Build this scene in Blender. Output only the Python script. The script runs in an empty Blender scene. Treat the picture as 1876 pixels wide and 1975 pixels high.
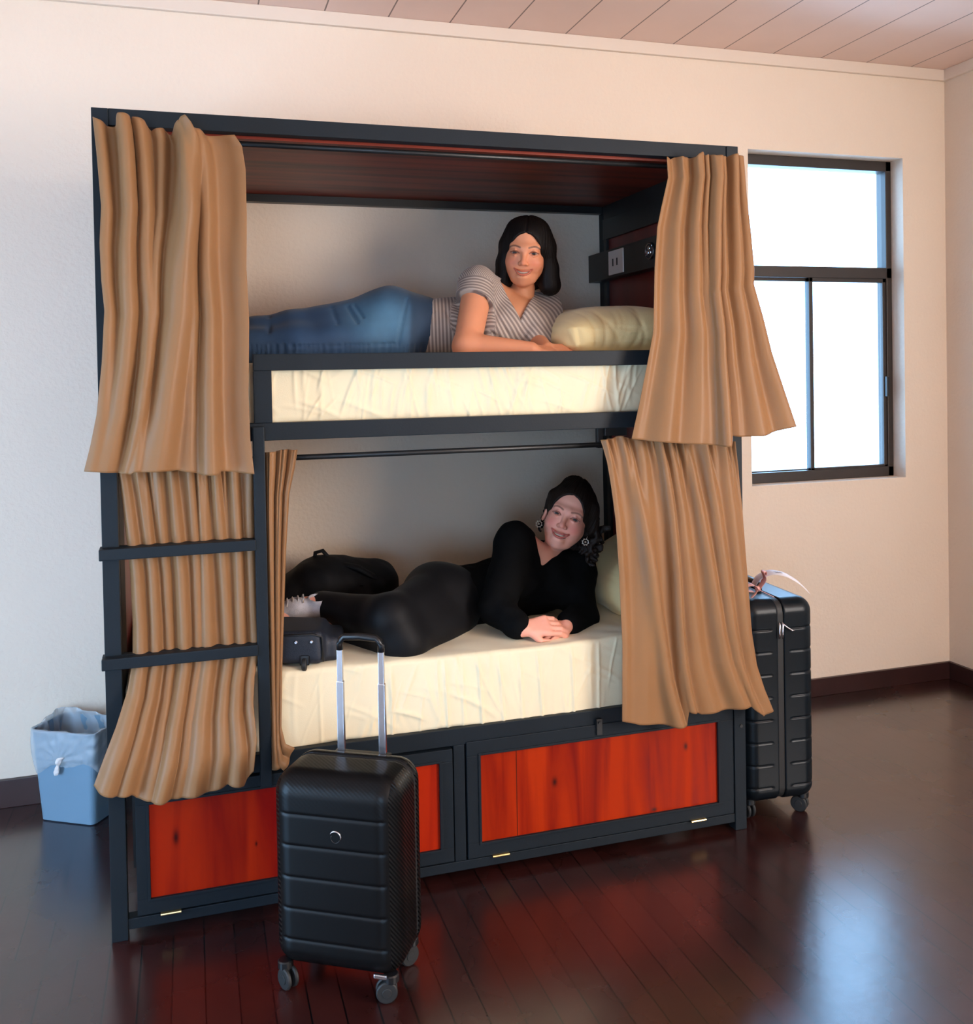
import bpy, bmesh, math
import numpy as np
from mathutils import Matrix, Vector, Euler

S = bpy.context.scene
COL = S.collection
PI = math.pi

# ------------------------------------------------------------------ camera
FPX, CXP, CYP = 1844.6, 938.2, 756.1
YAW, PITCH, ROLL = 0.3014, -0.0180, -0.0180
CAM = np.array([0.2431, -2.8725, 1.5853])

def cam_basis():
    f = np.array([math.sin(YAW)*math.cos(PITCH), math.cos(YAW)*math.cos(PITCH), math.sin(PITCH)])
    r0 = np.array([math.cos(YAW), -math.sin(YAW), 0.0]); u0 = np.cross(r0, f)
    return (math.cos(ROLL)*r0 + math.sin(ROLL)*u0, -math.sin(ROLL)*r0 + math.cos(ROLL)*u0, f)
RT, UP, FW = cam_basis()
cd = bpy.data.cameras.new('camera'); cam = bpy.data.objects.new('camera', cd); COL.objects.link(cam)
M = Matrix(((RT[0], UP[0], -FW[0], CAM[0]), (RT[1], UP[1], -FW[1], CAM[1]), (RT[2], UP[2], -FW[2], CAM[2]), (0, 0, 0, 1)))
cam.matrix_world = M
cd.sensor_fit = 'HORIZONTAL'; cd.sensor_width = 36.0; cd.lens = FPX/1876*36
cd.shift_x = -(CXP-938)/1876; cd.shift_y = (CYP-987.5)/1876
cd.clip_start = 0.05
S.camera = cam
S.view_settings.view_transform = 'Standard'; S.view_settings.look = 'None'
S.view_settings.gamma = 1.0; S.view_settings.use_curve_mapping = False
S.view_settings.exposure = 0.0
S.cycles.use_denoising = True
S.cycles.max_bounces = 8; S.cycles.diffuse_bounces = 5
S.cycles.sample_clamp_indirect = 6.0

D = 1.069      # back wall
HC = 3.075     # ceiling
XC = 3.915     # right wall
XL, YF = -2.3, -5.2   # left wall, wall behind the camera

# ------------------------------------------------------------------ light
w = bpy.data.worlds.new('sky'); S.world = w; w.use_nodes = True
w.node_tree.nodes['Background'].inputs[0].default_value = (0.33, 0.62, 1.0, 1)
w.node_tree.nodes['Background'].inputs[1].default_value = 12.0

def area(name, loc, direction, sx, sy, power, color, spread=PI):
    l = bpy.data.lights.new(name, 'AREA'); l.shape = 'RECTANGLE'; l.size = sx; l.size_y = sy
    l.energy = power; l.color = color; l.spread = spread
    o = bpy.data.objects.new(name, l); COL.objects.link(o); o.location = loc
    o.rotation_euler = Vector(direction).to_track_quat('-Z', 'Y').to_euler(); return o
area('window_daylight', (-0.9, YF+0.06, 1.2), (0.05, 1, -0.25), 1.5, 1.3, 20, (0.70, 0.86, 1.0))
area('cool_left_fill', (XL+.05, -1.15, 1.0), (1, .50, -.08), 1.5, 1.7, 25, (0.62, 0.82, 1.0))  # added lamp out of view, cools the lower left wall and posts
area('warm_bounce_fill', (XC-.05, -3.5, 1.8), (-1, .65, .42), 1.7, 1.6, 222, (1.0, 0.80, 0.61))  # added warm lamp tilted upward, stands in for sun bounced off the floor
pl = area('window_portal', (3.21, D+0.16, 1.83), (0, -1, 0), 0.88, 1.6, 1, (1, 1, 1)); pl.data.cycles.is_portal = True

# ------------------------------------------------------------------ helpers
def at(px, py, Y=0.0):
    d = FW + RT*(px-CXP)/FPX - UP*(py-CYP)/FPX
    return CAM + d*(Y-CAM[1])/d[1]
def lin(r, g, b):
    f = lambda c: (c/255/12.92) if c/255 <= 0.04045 else ((c/255+0.055)/1.055)**2.4
    return (f(r), f(g), f(b), 1)

MATS = {}
def mat(name, color=(.5, .5, .5, 1), rough=.5, metal=0.0, var=0.0, vscale=6.0, bump=0.0, bscale=80.0, sheen=0.0, coat=0.0, spec=0.5, attr=None):
    m = bpy.data.materials.new(name); m.use_nodes = True
    nt = m.node_tree; N = nt.nodes; K = nt.links; b = N['Principled BSDF']
    b.inputs['Roughness'].default_value = rough; b.inputs['Metallic'].default_value = metal
    b.inputs['Specular IOR Level'].default_value = spec
    if sheen: b.inputs['Sheen Weight'].default_value = sheen; b.inputs['Sheen Roughness'].default_value = .4
    if coat: b.inputs['Coat Weight'].default_value = coat; b.inputs['Coat Roughness'].default_value = .15
    tc = N.new('ShaderNodeTexCoord')
    if attr:
        a = N.new('ShaderNodeAttribute'); a.attribute_name = attr; src = a.outputs['Color']
    else:
        rgb = N.new('ShaderNodeRGB'); rgb.outputs[0].default_value = color; src = rgb.outputs[0]
    nz = N.new('ShaderNodeTexNoise'); nz.inputs['Scale'].default_value = vscale; nz.inputs['Detail'].default_value = 5
    K.new(tc.outputs['Object'], nz.inputs['Vector'])
    mr = N.new('ShaderNodeMapRange'); mr.inputs['From Min'].default_value = .3; mr.inputs['From Max'].default_value = .7
    mr.inputs['To Min'].default_value = 1-var; mr.inputs['To Max'].default_value = 1+var
    K.new(nz.outputs['Fac'], mr.inputs['Value'])
    vm = N.new('ShaderNodeVectorMath'); vm.operation = 'SCALE'; K.new(src, vm.inputs[0]); K.new(mr.outputs[0], vm.inputs['Scale'])
    K.new(vm.outputs[0], b.inputs['Base Color'])
    if bump:
        n2 = N.new('ShaderNodeTexNoise'); n2.inputs['Scale'].default_value = bscale; n2.inputs['Detail'].default_value = 3
        K.new(tc.outputs['Object'], n2.inputs['Vector'])
        bp = N.new('ShaderNodeBump'); bp.inputs['Strength'].default_value = bump; bp.inputs['Distance'].default_value = .01
        K.new(n2.outputs['Fac'], bp.inputs['Height']); K.new(bp.outputs[0], b.inputs['Normal'])
    MATS[name] = m
    return m

def mathn(N, K, op, a, b=None, c=None):
    n = N.new('ShaderNodeMath'); n.operation = op
    for i, v in enumerate((a, b, c)):
        if v is None: continue
        if isinstance(v, (int, float)): n.inputs[i].default_value = v
        else: K.new(v, n.inputs[i])
    return n.outputs[0]

def seam_mat(name, axis, width, offset, gap, col, rough, var, gapcol, bump=.4, streak=0.0, rvar=0.0, bumpn=0.0):
    """boards laid side by side across `axis` with thin dark joints"""
    m = mat(name, col, rough, var=var, vscale=3); nt = m.node_tree; N = nt.nodes; K = nt.links; b = N['Principled BSDF']
    tc = [n for n in N if n.type == 'TEX_COORD'][0]
    sp = N.new('ShaderNodeSeparateXYZ'); K.new(tc.outputs['Object'], sp.inputs[0])
    v = mathn(N, K, 'DIVIDE', mathn(N, K, 'SUBTRACT', sp.outputs[axis], offset), width)
    fl = mathn(N, K, 'FLOOR', v); fr = mathn(N, K, 'SUBTRACT', v, fl)
    d = mathn(N, K, 'ABSOLUTE', mathn(N, K, 'SUBTRACT', fr, .5))
    mask = mathn(N, K, 'GREATER_THAN', d, .5-gap/width/2)
    wn = N.new('ShaderNodeTexWhiteNoise'); wn.noise_dimensions = '1D'; K.new(fl, wn.inputs['W'])
    k = mathn(N, K, 'MULTIPLY_ADD', wn.outputs['Value'], streak, 1-streak/2)
    old = b.inputs['Base Color'].links[0].from_socket
    vm = N.new('ShaderNodeVectorMath'); vm.operation = 'SCALE'; K.new(old, vm.inputs[0]); K.new(k, vm.inputs['Scale'])
    mx = N.new('ShaderNodeMix'); mx.data_type = 'RGBA'; K.new(mask, mx.inputs[0]); K.new(vm.outputs[0], mx.inputs[6]); mx.inputs[7].default_value = gapcol
    K.new(mx.outputs[2], b.inputs['Base Color'])
    h = mathn(N, K, 'SUBTRACT', 1, mask)
    if bumpn:
        nb = N.new('ShaderNodeTexNoise'); nb.inputs['Scale'].default_value = 9; nb.inputs['Detail'].default_value = 4; K.new(tc.outputs['Object'], nb.inputs['Vector'])
        h = mathn(N, K, 'MULTIPLY_ADD', nb.outputs['Fac'], bumpn, h)
        h = mathn(N, K, 'MULTIPLY_ADD', wn.outputs['Value'], bumpn*.3, h)
    bp = N.new('ShaderNodeBump'); bp.inputs['Strength'].default_value = bump; bp.inputs['Distance'].default_value = .003
    K.new(h, bp.inputs['Height']); K.new(bp.outputs[0], b.inputs['Normal']); K.new(bp.outputs[0], b.inputs['Coat Normal'])
    if rvar:
        n3 = N.new('ShaderNodeTexNoise'); n3.inputs['Scale'].default_value = 2.5; n3.inputs['Detail'].default_value = 6; K.new(tc.outputs['Object'], n3.inputs['Vector'])
        r = mathn(N, K, 'MULTIPLY_ADD', n3.outputs['Fac'], rvar, rough-rvar/2)
        K.new(r, b.inputs['Roughness'])
    return m

def wood_mat(name, dark, light, axis=2, rough=.35, knots=(), scale=1.0, seams=(), coat=.3):
    m = bpy.data.materials.new(name); m.use_nodes = True; nt = m.node_tree; N = nt.nodes; K = nt.links; b = N['Principled BSDF']
    b.inputs['Roughness'].default_value = rough; b.inputs['Coat Weight'].default_value = coat; b.inputs['Coat Roughness'].default_value = .2
    tc = N.new('ShaderNodeTexCoord'); mp = N.new('ShaderNodeMapping'); sc = [9*scale]*3; sc[axis] = .7*scale; mp.inputs['Scale'].default_value = sc
    K.new(tc.outputs['Object'], mp.inputs['Vector'])
    nz = N.new('ShaderNodeTexNoise'); nz.inputs['Scale'].default_value = 1.6; nz.inputs['Detail'].default_value = 8; nz.inputs['Distortion'].default_value = .6
    K.new(mp.outputs[0], nz.inputs['Vector'])
    cr = N.new('ShaderNodeValToRGB'); cr.color_ramp.elements[0].position = .33; cr.color_ramp.elements[0].color = dark
    cr.color_ramp.elements[1].position = .62; cr.color_ramp.elements[1].color = light
    K.new(nz.outputs['Fac'], cr.inputs[0]); src = cr.outputs[0]
    sp = N.new('ShaderNodeSeparateXYZ'); K.new(tc.outputs['Object'], sp.inputs[0])
    for (kx, kz, r, asp) in knots:
        dx = mathn(N, K, 'MULTIPLY', mathn(N, K, 'SUBTRACT', sp.outputs[0], kx), 1/r)
        dz = mathn(N, K, 'MULTIPLY', mathn(N, K, 'SUBTRACT', sp.outputs[2], kz), 1/(r*asp))
        dd = mathn(N, K, 'ADD', mathn(N, K, 'MULTIPLY', dx, dx), mathn(N, K, 'MULTIPLY', dz, dz))
        f = mathn(N, K, 'POWER', 2.718, mathn(N, K, 'MULTIPLY', dd, -1.2))
        mx = N.new('ShaderNodeMix'); mx.data_type = 'RGBA'; K.new(f, mx.inputs[0]); K.new(src, mx.inputs[6])
        mx.inputs[7].default_value = (dark[0]*.18, dark[1]*.3, dark[2]*.3, 1); src = mx.outputs[2]
    for (sx, wd) in seams:
        dx = mathn(N, K, 'ABSOLUTE', mathn(N, K, 'SUBTRACT', sp.outputs[0], sx)); f = mathn(N, K, 'LESS_THAN', dx, wd)
        mx = N.new('ShaderNodeMix'); mx.data_type = 'RGBA'; K.new(f, mx.inputs[0]); K.new(src, mx.inputs[6]); mx.inputs[7].default_value = (.02, .004, .002, 1); src = mx.outputs[2]
    K.new(src, b.inputs['Base Color'])
    return m

# ---- mesh builders
def link(name, me, m=None, parent=None):
    o = bpy.data.objects.new(name, me); COL.objects.link(o)
    if m is not None:
        for mm in (m if isinstance(m, (list, tuple)) else [m]): me.materials.append(mm)
    if parent is not None: o.parent = parent
    return o
def tag(o, label=None, cat=None, group=None, kind=None):
    if label: o['label'] = label
    if cat: o['category'] = cat
    if group: o['group'] = group
    if kind: o['kind'] = kind
    return o
def empty(name, loc=(0, 0, 0), rz=0, **k):
    o = bpy.data.objects.new(name, None); COL.objects.link(o); o.location = loc; o.rotation_euler = (0, 0, rz)
    o.empty_display_size = .1
    return tag(o, **k)
def bm_box(bm, x0, x1, y0, y1, z0, z1, bev=0.0, rot=None, piv=None):
    r = bmesh.ops.create_cube(bm, size=1.0); vs = r['verts']
    mt = Matrix.Translation(((x0+x1)/2, (y0+y1)/2, (z0+z1)/2)) @ Matrix.Diagonal((abs(x1-x0), abs(y1-y0), abs(z1-z0), 1))
    bmesh.ops.transform(bm, matrix=mt, verts=vs)
    if bev > 0:
        es = list({e for v in vs for e in v.link_edges})
        g = bmesh.ops.bevel(bm, geom=es, offset=bev, segments=2, affect='EDGES', profile=.6)
        vs = list({v for f in g['faces'] for v in f.verts} | {v for v in vs if v.is_valid})
    if rot is not None:
        c = Vector(piv) if piv is not None else Vector(((x0+x1)/2, (y0+y1)/2, (z0+z1)/2))
        bmesh.ops.transform(bm, matrix=Matrix.Translation(c) @ rot.to_matrix().to_4x4() @ Matrix.Translation(-c), verts=vs)
    return vs
def finish(name, bm, m, parent=None, smooth=False):
    me = bpy.data.meshes.new(name); bmesh.ops.recalc_face_normals(bm, faces=bm.faces); bm.to_mesh(me); bm.free()
    if smooth: me.polygons.foreach_set('use_smooth', [True]*len(me.polygons))
    return link(name, me, m, parent)
def box(name, x0, x1, y0, y1, z0, z1, m, parent=None, bev=0.002, rot=None, piv=None):
    bm = bmesh.new(); bm_box(bm, x0, x1, y0, y1, z0, z1, bev, rot, piv); return finish(name, bm, m, parent)
def bm_tube(bm, pts, r, n=12, cap=True, flat=None):
    pts = [Vector(p) for p in pts]; rings = []; rr = r if isinstance(r, (list, tuple)) else [r]*len(pts)
    up0 = Vector((0, 0, 1))
    for i, p in enumerate(pts):
        t = (pts[min(i+1, len(pts)-1)]-pts[max(i-1, 0)]).normalized()
        a = up0 if abs(t.dot(up0)) < .9 else Vector((0, 1, 0))
        u = t.cross(a).normalized(); v = t.cross(u).normalized()
        rings.append([bm.verts.new(p+u*math.cos(2*PI*k/n)*rr[i]*(flat or 1)+v*math.sin(2*PI*k/n)*rr[i]) for k in range(n)])
    for a, b in zip(rings[:-1], rings[1:]):
        for k in range(n): bm.faces.new((a[k], a[(k+1) % n], b[(k+1) % n], b[k]))
    if cap: bm.faces.new(rings[0][::-1]); bm.faces.new(rings[-1])
def tube(name, pts, r, m, parent=None, n=12, flat=None):
    bm = bmesh.new(); bm_tube(bm, pts, r, n, True, flat); return finish(name, bm, m, parent, True)
def bm_disc(bm, c, axis, r, h, n=24, bev=0.0):
    q = Vector(axis).to_track_quat('Z', 'Y').to_matrix().to_4x4()
    prof = [(0, -h/2), (r-bev, -h/2), (r, -h/2+bev), (r, h/2-bev), (r-bev, h/2), (0, h/2)]
    rings = []
    for (rad, z) in prof:
        if rad == 0: rings.append([bm.verts.new(Vector(c)+(q @ Vector((0, 0, z))))])
        else: rings.append([bm.verts.new(Vector(c)+(q @ Vector((rad*math.cos(2*PI*k/n), rad*math.sin(2*PI*k/n), z)))) for k in range(n)])
    for a, b in zip(rings[:-1], rings[1:]):
        for k in range(n):
            k2 = (k+1) % n
            if len(a) == 1: bm.faces.new((a[0], b[k], b[k2]))
            elif len(b) == 1: bm.faces.new((a[k], a[k2], b[0]))
            else: bm.faces.new((a[k], a[k2], b[k2], b[k]))
def disc(name, c, axis, r, h, m, parent=None, n=24, bev=.001):
    bm = bmesh.new(); bm_disc(bm, c, axis, r, h, n, bev); return finish(name, bm, m, parent)
def grid_mesh(name, P, m, parent=None, thick=0.0, uv=False, closed=False):
    nu, nv = P.shape[:2]; me = bpy.data.meshes.new(name)
    idx = np.arange(nu*nv).reshape(nu, nv)
    q = np.stack([idx[:-1, :-1], idx[1:, :-1], idx[1:, 1:], idx[:-1, 1:]], -1).reshape(-1, 4)
    me.from_pydata([], [], []); fill(me, P.reshape(-1, 3), q)
    o = link(name, me, m, parent)
    if thick:
        s = o.modifiers.new('thickness', 'SOLIDIFY'); s.thickness = thick; s.offset = 0
    return o
def fill(me, V, Q):
    me.clear_geometry()
    me.vertices.add(len(V)); me.vertices.foreach_set('co', np.asarray(V, np.float32).ravel())
    n = Q.shape[1]
    me.loops.add(Q.size); me.loops.foreach_set('vertex_index', Q.astype(np.int32).ravel())
    me.polygons.add(len(Q)); me.polygons.foreach_set('loop_start', np.arange(0, Q.size, n, dtype=np.int32))
    me.polygons.foreach_set('use_smooth', np.ones(len(Q), bool))
    me.update(calc_edges=True); me.validate()
def paint(o, C, name='tint'):
    a = o.data.color_attributes.new(name, 'FLOAT_COLOR', 'POINT')
    a.data.foreach_set('color', np.asarray(C, np.float32).ravel())

def wob(X, Y, Z, f, seed, n=9):
    """smooth irregular 3-D variation, about -1..1"""
    r = np.random.RandomState(seed); out = 0
    for i in range(n):
        d = r.normal(size=3); d /= np.linalg.norm(d); k = f*(0.6+1.3*r.rand()); ph = r.rand()*7
        out = out + np.sin(k*(d[0]*X+d[1]*Y+d[2]*Z)+ph + 1.3*np.sin(.6*k*(d[1]*X-d[0]*Y+.5*d[2]*Z)+2*ph))
    return out/math.sqrt(n)

# ---- soft shapes: blended implicit solids meshed on a grid
def axes_for(segs):
    """segs: list of (start, end, step) joined into one graded axis"""
    out = [segs[0][0]]
    for a, b, s in segs:
        n = max(1, int(round((b-out[-1])/s))); out += list(np.linspace(out[-1], b, n+1)[1:])
    return np.array(out)
class Solid:
    def __init__(self, ax, ay, az):
        self.ax = [np.asarray(a, float) for a in (ax, ay, az)]
        self.D = np.full([len(a) for a in self.ax], .08, np.float32)
    def _sl(self, lo, hi, pad):
        s = []
        for a, l, h in zip(self.ax, lo, hi):
            i0 = max(0, np.searchsorted(a, l-pad)-1); i1 = min(len(a), np.searchsorted(a, h+pad)+1)
            if i1 <= i0: return None
            s.append(slice(i0, i1))
        return tuple(s)
    def _xyz(self, s):
        return (self.ax[0][s[0]][:, None, None], self.ax[1][s[1]][None, :, None], self.ax[2][s[2]][None, None, :])
    def put(self, fn, lo, hi, k=.02, op='add'):
        s = self._sl(lo, hi, .05)
        if s is None: return
        d = fn(*self._xyz(s)).astype(np.float32); o = self.D[s]
        if op == 'add':
            h = np.clip(.5+.5*(o-d)/k, 0, 1); self.D[s] = o*(1-h)+d*h-k*h*(1-h)
        elif op == 'cut':
            h = np.clip(.5-.5*(o+d)/k, 0, 1); self.D[s] = o*(1-h)+(-d)*h+k*h*(1-h)
    def cone(self, a, b, ra, rb, k=.02, op='add', flat=None):
        a = np.array(a, float); b = np.array(b, float); R = max(ra, rb)
        def fn(X, Y, Z):
            d = b-a; L = d@d+1e-9; px, py, pz = X-a[0], Y-a[1], Z-a[2]
            t = np.clip((px*d[0]+py*d[1]+pz*d[2])/L, 0, 1)
            qx, qy, qz = px-t*d[0], py-t*d[1], pz-t*d[2]
            if flat is not None:
                n, s = flat; c = (qx*n[0]+qy*n[1]+qz*n[2])*(1/s-1)
                qx, qy, qz = qx+c*n[0], qy+c*n[1], qz+c*n[2]
                return (np.sqrt(qx*qx+qy*qy+qz*qz)-(ra+t*(rb-ra)))*min(1, s)
            return np.sqrt(qx*qx+qy*qy+qz*qz)-(ra+t*(rb-ra))
        R2 = R*(max(1, flat[1]) if flat is not None else 1)
        self.put(fn, np.minimum(a, b)-R2, np.maximum(a, b)+R2, k, op)
    def ell(self, c, r, Rm=None, k=.02, op='add'):
        c = np.array(c, float); r = np.array(r, float); Rm = np.eye(3) if Rm is None else np.array(Rm)
        def fn(X, Y, Z):
            p = (X-c[0], Y-c[1], Z-c[2]); q = [(p[0]*Rm[0, i]+p[1]*Rm[1, i]+p[2]*Rm[2, i]) for i in range(3)]
            k0 = np.sqrt((q[0]/r[0])**2+(q[1]/r[1])**2+(q[2]/r[2])**2)
            k1 = np.sqrt((q[0]/r[0]**2)**2+(q[1]/r[1]**2)**2+(q[2]/r[2]**2)**2)+1e-9
            return k0*(k0-1)/k1
        R = r.max(); self.put(fn, c-R, c+R, k, op)
    def rbox(self, c, h, rad, Rm=None, k=.005, op='add'):
        c = np.array(c, float); h = np.array(h, float); Rm = np.eye(3) if Rm is None else np.array(Rm)
        def fn(X, Y, Z):
            p = (X-c[0], Y-c[1], Z-c[2]); q = [np.abs(p[0]*Rm[0, i]+p[1]*Rm[1, i]+p[2]*Rm[2, i])-(h[i]-rad) for i in range(3)]
            m = [np.maximum(x, 0) for x in q]
            return np.sqrt(m[0]**2+m[1]**2+m[2]**2)+np.minimum(np.maximum(q[0], np.maximum(q[1], q[2])), 0)-rad
        R = np.linalg.norm(h); self.put(fn, c-R, c+R, k, op)
    def half(self, p, n):
        """keep only the side where (x-p).n < 0"""
        X, Y, Z = self._xyz((slice(None),)*3); n = np.array(n, float); n /= np.linalg.norm(n)
        self.D = np.maximum(self.D, ((X-p[0])*n[0]+(Y-p[1])*n[1]+(Z-p[2])*n[2]).astype(np.float32))
    def warp(self, f, amp, seed):
        X, Y, Z = self._xyz((slice(None),)*3); self.D = self.D + (amp*wob(X, Y, Z, f, seed)).astype(np.float32)
    def mesh(self, smooth=1):
        D = self.D; ins = D < 0; nx, ny, nz = D.shape
        c = np.zeros((nx-1, ny-1, nz-1), np.int8)
        for i in (0, 1):
            for j in (0, 1):
                for k in (0, 1): c += ins[i:nx-1+i, j:ny-1+j, k:nz-1+k]
        act = (c > 0) & (c < 8); ii, jj, kk = np.nonzero(act); ids = np.full(act.shape, -1, np.int64); ids[ii, jj, kk] = np.arange(len(ii))
        A = self.ax; acc = np.zeros((len(ii), 3)); cnt = np.zeros(len(ii))
        corners = [(i, j, k) for i in (0, 1) for j in (0, 1) for k in (0, 1)]
        for a in corners:
            for ax in range(3):
                if a[ax] == 1: continue
                b = list(a); b[ax] = 1
                da = D[ii+a[0], jj+a[1], kk+a[2]]; db = D[ii+b[0], jj+b[1], kk+b[2]]
                x = (da < 0) != (db < 0); t = np.where(x, da/(da-db+1e-12), 0)
                pa = np.stack([A[0][ii+a[0]], A[1][jj+a[1]], A[2][kk+a[2]]], -1); pb = np.stack([A[0][ii+b[0]], A[1][jj+b[1]], A[2][kk+b[2]]], -1)
                acc += np.where(x[:, None], pa+(pb-pa)*t[:, None], 0); cnt += x
        V = acc/cnt[:, None]; Q = []
        for ax in range(3):
            s0 = [slice(1, -1)]*3; s1 = [slice(1, -1)]*3; s0[ax] = slice(0, -1); s1[ax] = slice(1, None)
            a, b = ins[tuple(s0)], ins[tuple(s1)]; p = np.argwhere(a != b)
            if len(p) == 0: continue
            o = np.ones(3, int); o[ax] = 0; p = p+o
            flip = ins[p[:, 0], p[:, 1], p[:, 2]]
            u, v = [(1, 2), (2, 0), (0, 1)][ax]; eu = np.zeros(3, int); eu[u] = 1; ev = np.zeros(3, int); ev[v] = 1
            g = lambda r: ids[r[:, 0], r[:, 1], r[:, 2]]
            q = np.stack([g(p-eu-ev), g(p-ev), g(p), g(p-eu)], -1)
            q[~flip] = q[~flip][:, ::-1]; Q.append(q)
        Q = np.concatenate(Q); Q = Q[(Q >= 0).all(1)]
        for _ in range(smooth):
            acc = np.zeros_like(V); n = np.zeros(len(V))
            for i in range(4):
                a, b = Q[:, i], Q[:, (i+1) % 4]
                np.add.at(acc, a, V[b]); np.add.at(acc, b, V[a]); np.add.at(n, a, 1); np.add.at(n, b, 1)
            V = V*.5+acc/np.maximum(n, 1)[:, None]*.5
        return V, Q
def vnormals(V, Q):
    n = np.cross(V[Q[:, 2]]-V[Q[:, 0]], V[Q[:, 3]]-V[Q[:, 1]]); N = np.zeros_like(V)
    for i in range(4): np.add.at(N, Q[:, i], n)
    return N/(np.linalg.norm(N, axis=1)[:, None]+1e-12)
def solid_obj(name, sol, m, parent=None, smooth=1, disp=None, origin=None):
    V, Q = sol.mesh(smooth)
    if disp is not None: V = V+vnormals(V, Q)*disp(V)[:, None]
    me = bpy.data.meshes.new(name); fill(me, V, Q); o = link(name, me, m, parent); o['_n'] = len(V); del o['_n']
    return o, V, Q

# ------------------------------------------------------------------ materials
M_wall = mat('wall_paint', lin(228, 211, 192), .75, var=.02, vscale=1.5, bump=.25, bscale=60)
M_ceil = seam_mat('ceiling_boards', 0, .263, .54-.263*40, .006, lin(226, 197, 182), .5, .03, lin(120, 100, 90), bump=.6)
M_floor = seam_mat('floor_boards', 0, .083, 0.0, .0045, (.026, .0060, .0050, 1), .27, .35, (.002, .001, .001, 1), bump=.8, streak=.4, rvar=.14, bumpn=.25); M_floor.node_tree.nodes['Principled BSDF'].inputs['Specular IOR Level'].default_value = .6; M_floor.node_tree.nodes['Principled BSDF'].inputs['Coat Weight'].default_value = .8; M_floor.node_tree.nodes['Principled BSDF'].inputs['Coat Roughness'].default_value = .22
M_base = mat('dark_baseboard', lin(50, 26, 24), .35, var=.2)
M_trim = mat('cream_trim', lin(222, 206, 190), .6)
M_frame = mat('dark_blue_metal', (.009, .0135, .018, 1), .5, var=.08, bump=.04, bscale=200, spec=.18)
M_black = mat('black_metal', (.008, .009, .010, 1), .4)
M_alu = mat('brown_window_metal', (.035, .026, .022, 1), .4, var=.1)
M_red = wood_mat('red_wood_wide', (.17, .003, .001, 1), (.38, .024, .0012, 1), 2, .35, ((1.345, .262, .010, 1.6), (1.821, .315, .008, 1.7), (1.70, .118, .011, .6)), 1.0, ((1.215, .0012),), coat=0)
M_red2 = wood_mat('red_wood_left', (.19, .003, .002, 1), (.38, .018, .002, 1), 2, .35, ((.178, .270, .009, 2.6), (.402, .215, .004, 2.0), (.52, .33, .008, 1.5)), 1.0, coat=0)
for _m in (M_red, M_red2): _m.node_tree.nodes['Principled BSDF'].inputs['Specular IOR Level'].default_value = .15
M_canopy = wood_mat('dark_red_canopy', (.06, .009, .005, 1), (.20, .028, .014, 1), 0, .4, (), 1.0, coat=0)
M_canopy.node_tree.nodes['Principled BSDF'].inputs['Specular IOR Level'].default_value = .2
M_wine = wood_mat('wine_red_panel', (.10, .008, .008, 1), (.16, .014, .012, 1), 2, .4, (), .6, coat=.1)
M_cream = mat('cream_sheet', lin(226, 212, 178), .8, var=.04, vscale=4, bump=.06, bscale=300, sheen=.2)
M_pillow = mat('pale_yellow_pillowcase', lin(226, 203, 148), .75, var=.05, vscale=9, bump=.1, bscale=300, sheen=.2)
M_brass = mat('brass', (.75, .55, .25, 1), .3, 1.0)
M_chrome = mat('chrome', (.62, .58, .60, 1), .25, 1.0)
M_plastic = mat('black_plastic', (.006, .006, .007, 1), .35, var=.05)
M_rubber = mat('black_rubber', (.012, .012, .012, 1), .6)
M_white = mat('white_plastic', lin(220, 210, 205), .4)
M_glass = bpy.data.materials.new('window_glass'); M_glass.use_nodes = True
_n = M_glass.node_tree; _b = _n.nodes['Principled BSDF']; _n.nodes.remove(_b)
_t = _n.nodes.new('ShaderNodeBsdfTransparent'); _g = _n.nodes.new('ShaderNodeBsdfGlossy'); _g.inputs['Roughness'].default_value = .02
_f = _n.nodes.new('ShaderNodeFresnel'); _f.inputs[0].default_value = 1.3; _mx = _n.nodes.new('ShaderNodeMixShader')
_n.links.new(_f.outputs[0], _mx.inputs[0]); _n.links.new(_t.outputs[0], _mx.inputs[1]); _n.links.new(_g.outputs[0], _mx.inputs[2])
_n.links.new(_mx.outputs[0], _n.nodes['Material Output'].inputs[0])

def curtain_mat():
    m = mat('tan_curtain_cloth', lin(144, 104, 68), .46, var=.05, vscale=5, bump=.05, bscale=350, sheen=.05, spec=.25)
    nt = m.node_tree; N = nt.nodes; K = nt.links; b = N['Principled BSDF']
    tr = N.new('ShaderNodeBsdfTranslucent'); K.new(b.inputs['Base Color'].links[0].from_socket, tr.inputs[0])
    mx = N.new('ShaderNodeMixShader'); mx.inputs[0].default_value = .08
    K.new(b.outputs[0], mx.inputs[1]); K.new(tr.outputs[0], mx.inputs[2]); K.new(mx.outputs[0], N['Material Output'].inputs[0])
    return m
M_curt = curtain_mat()

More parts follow.
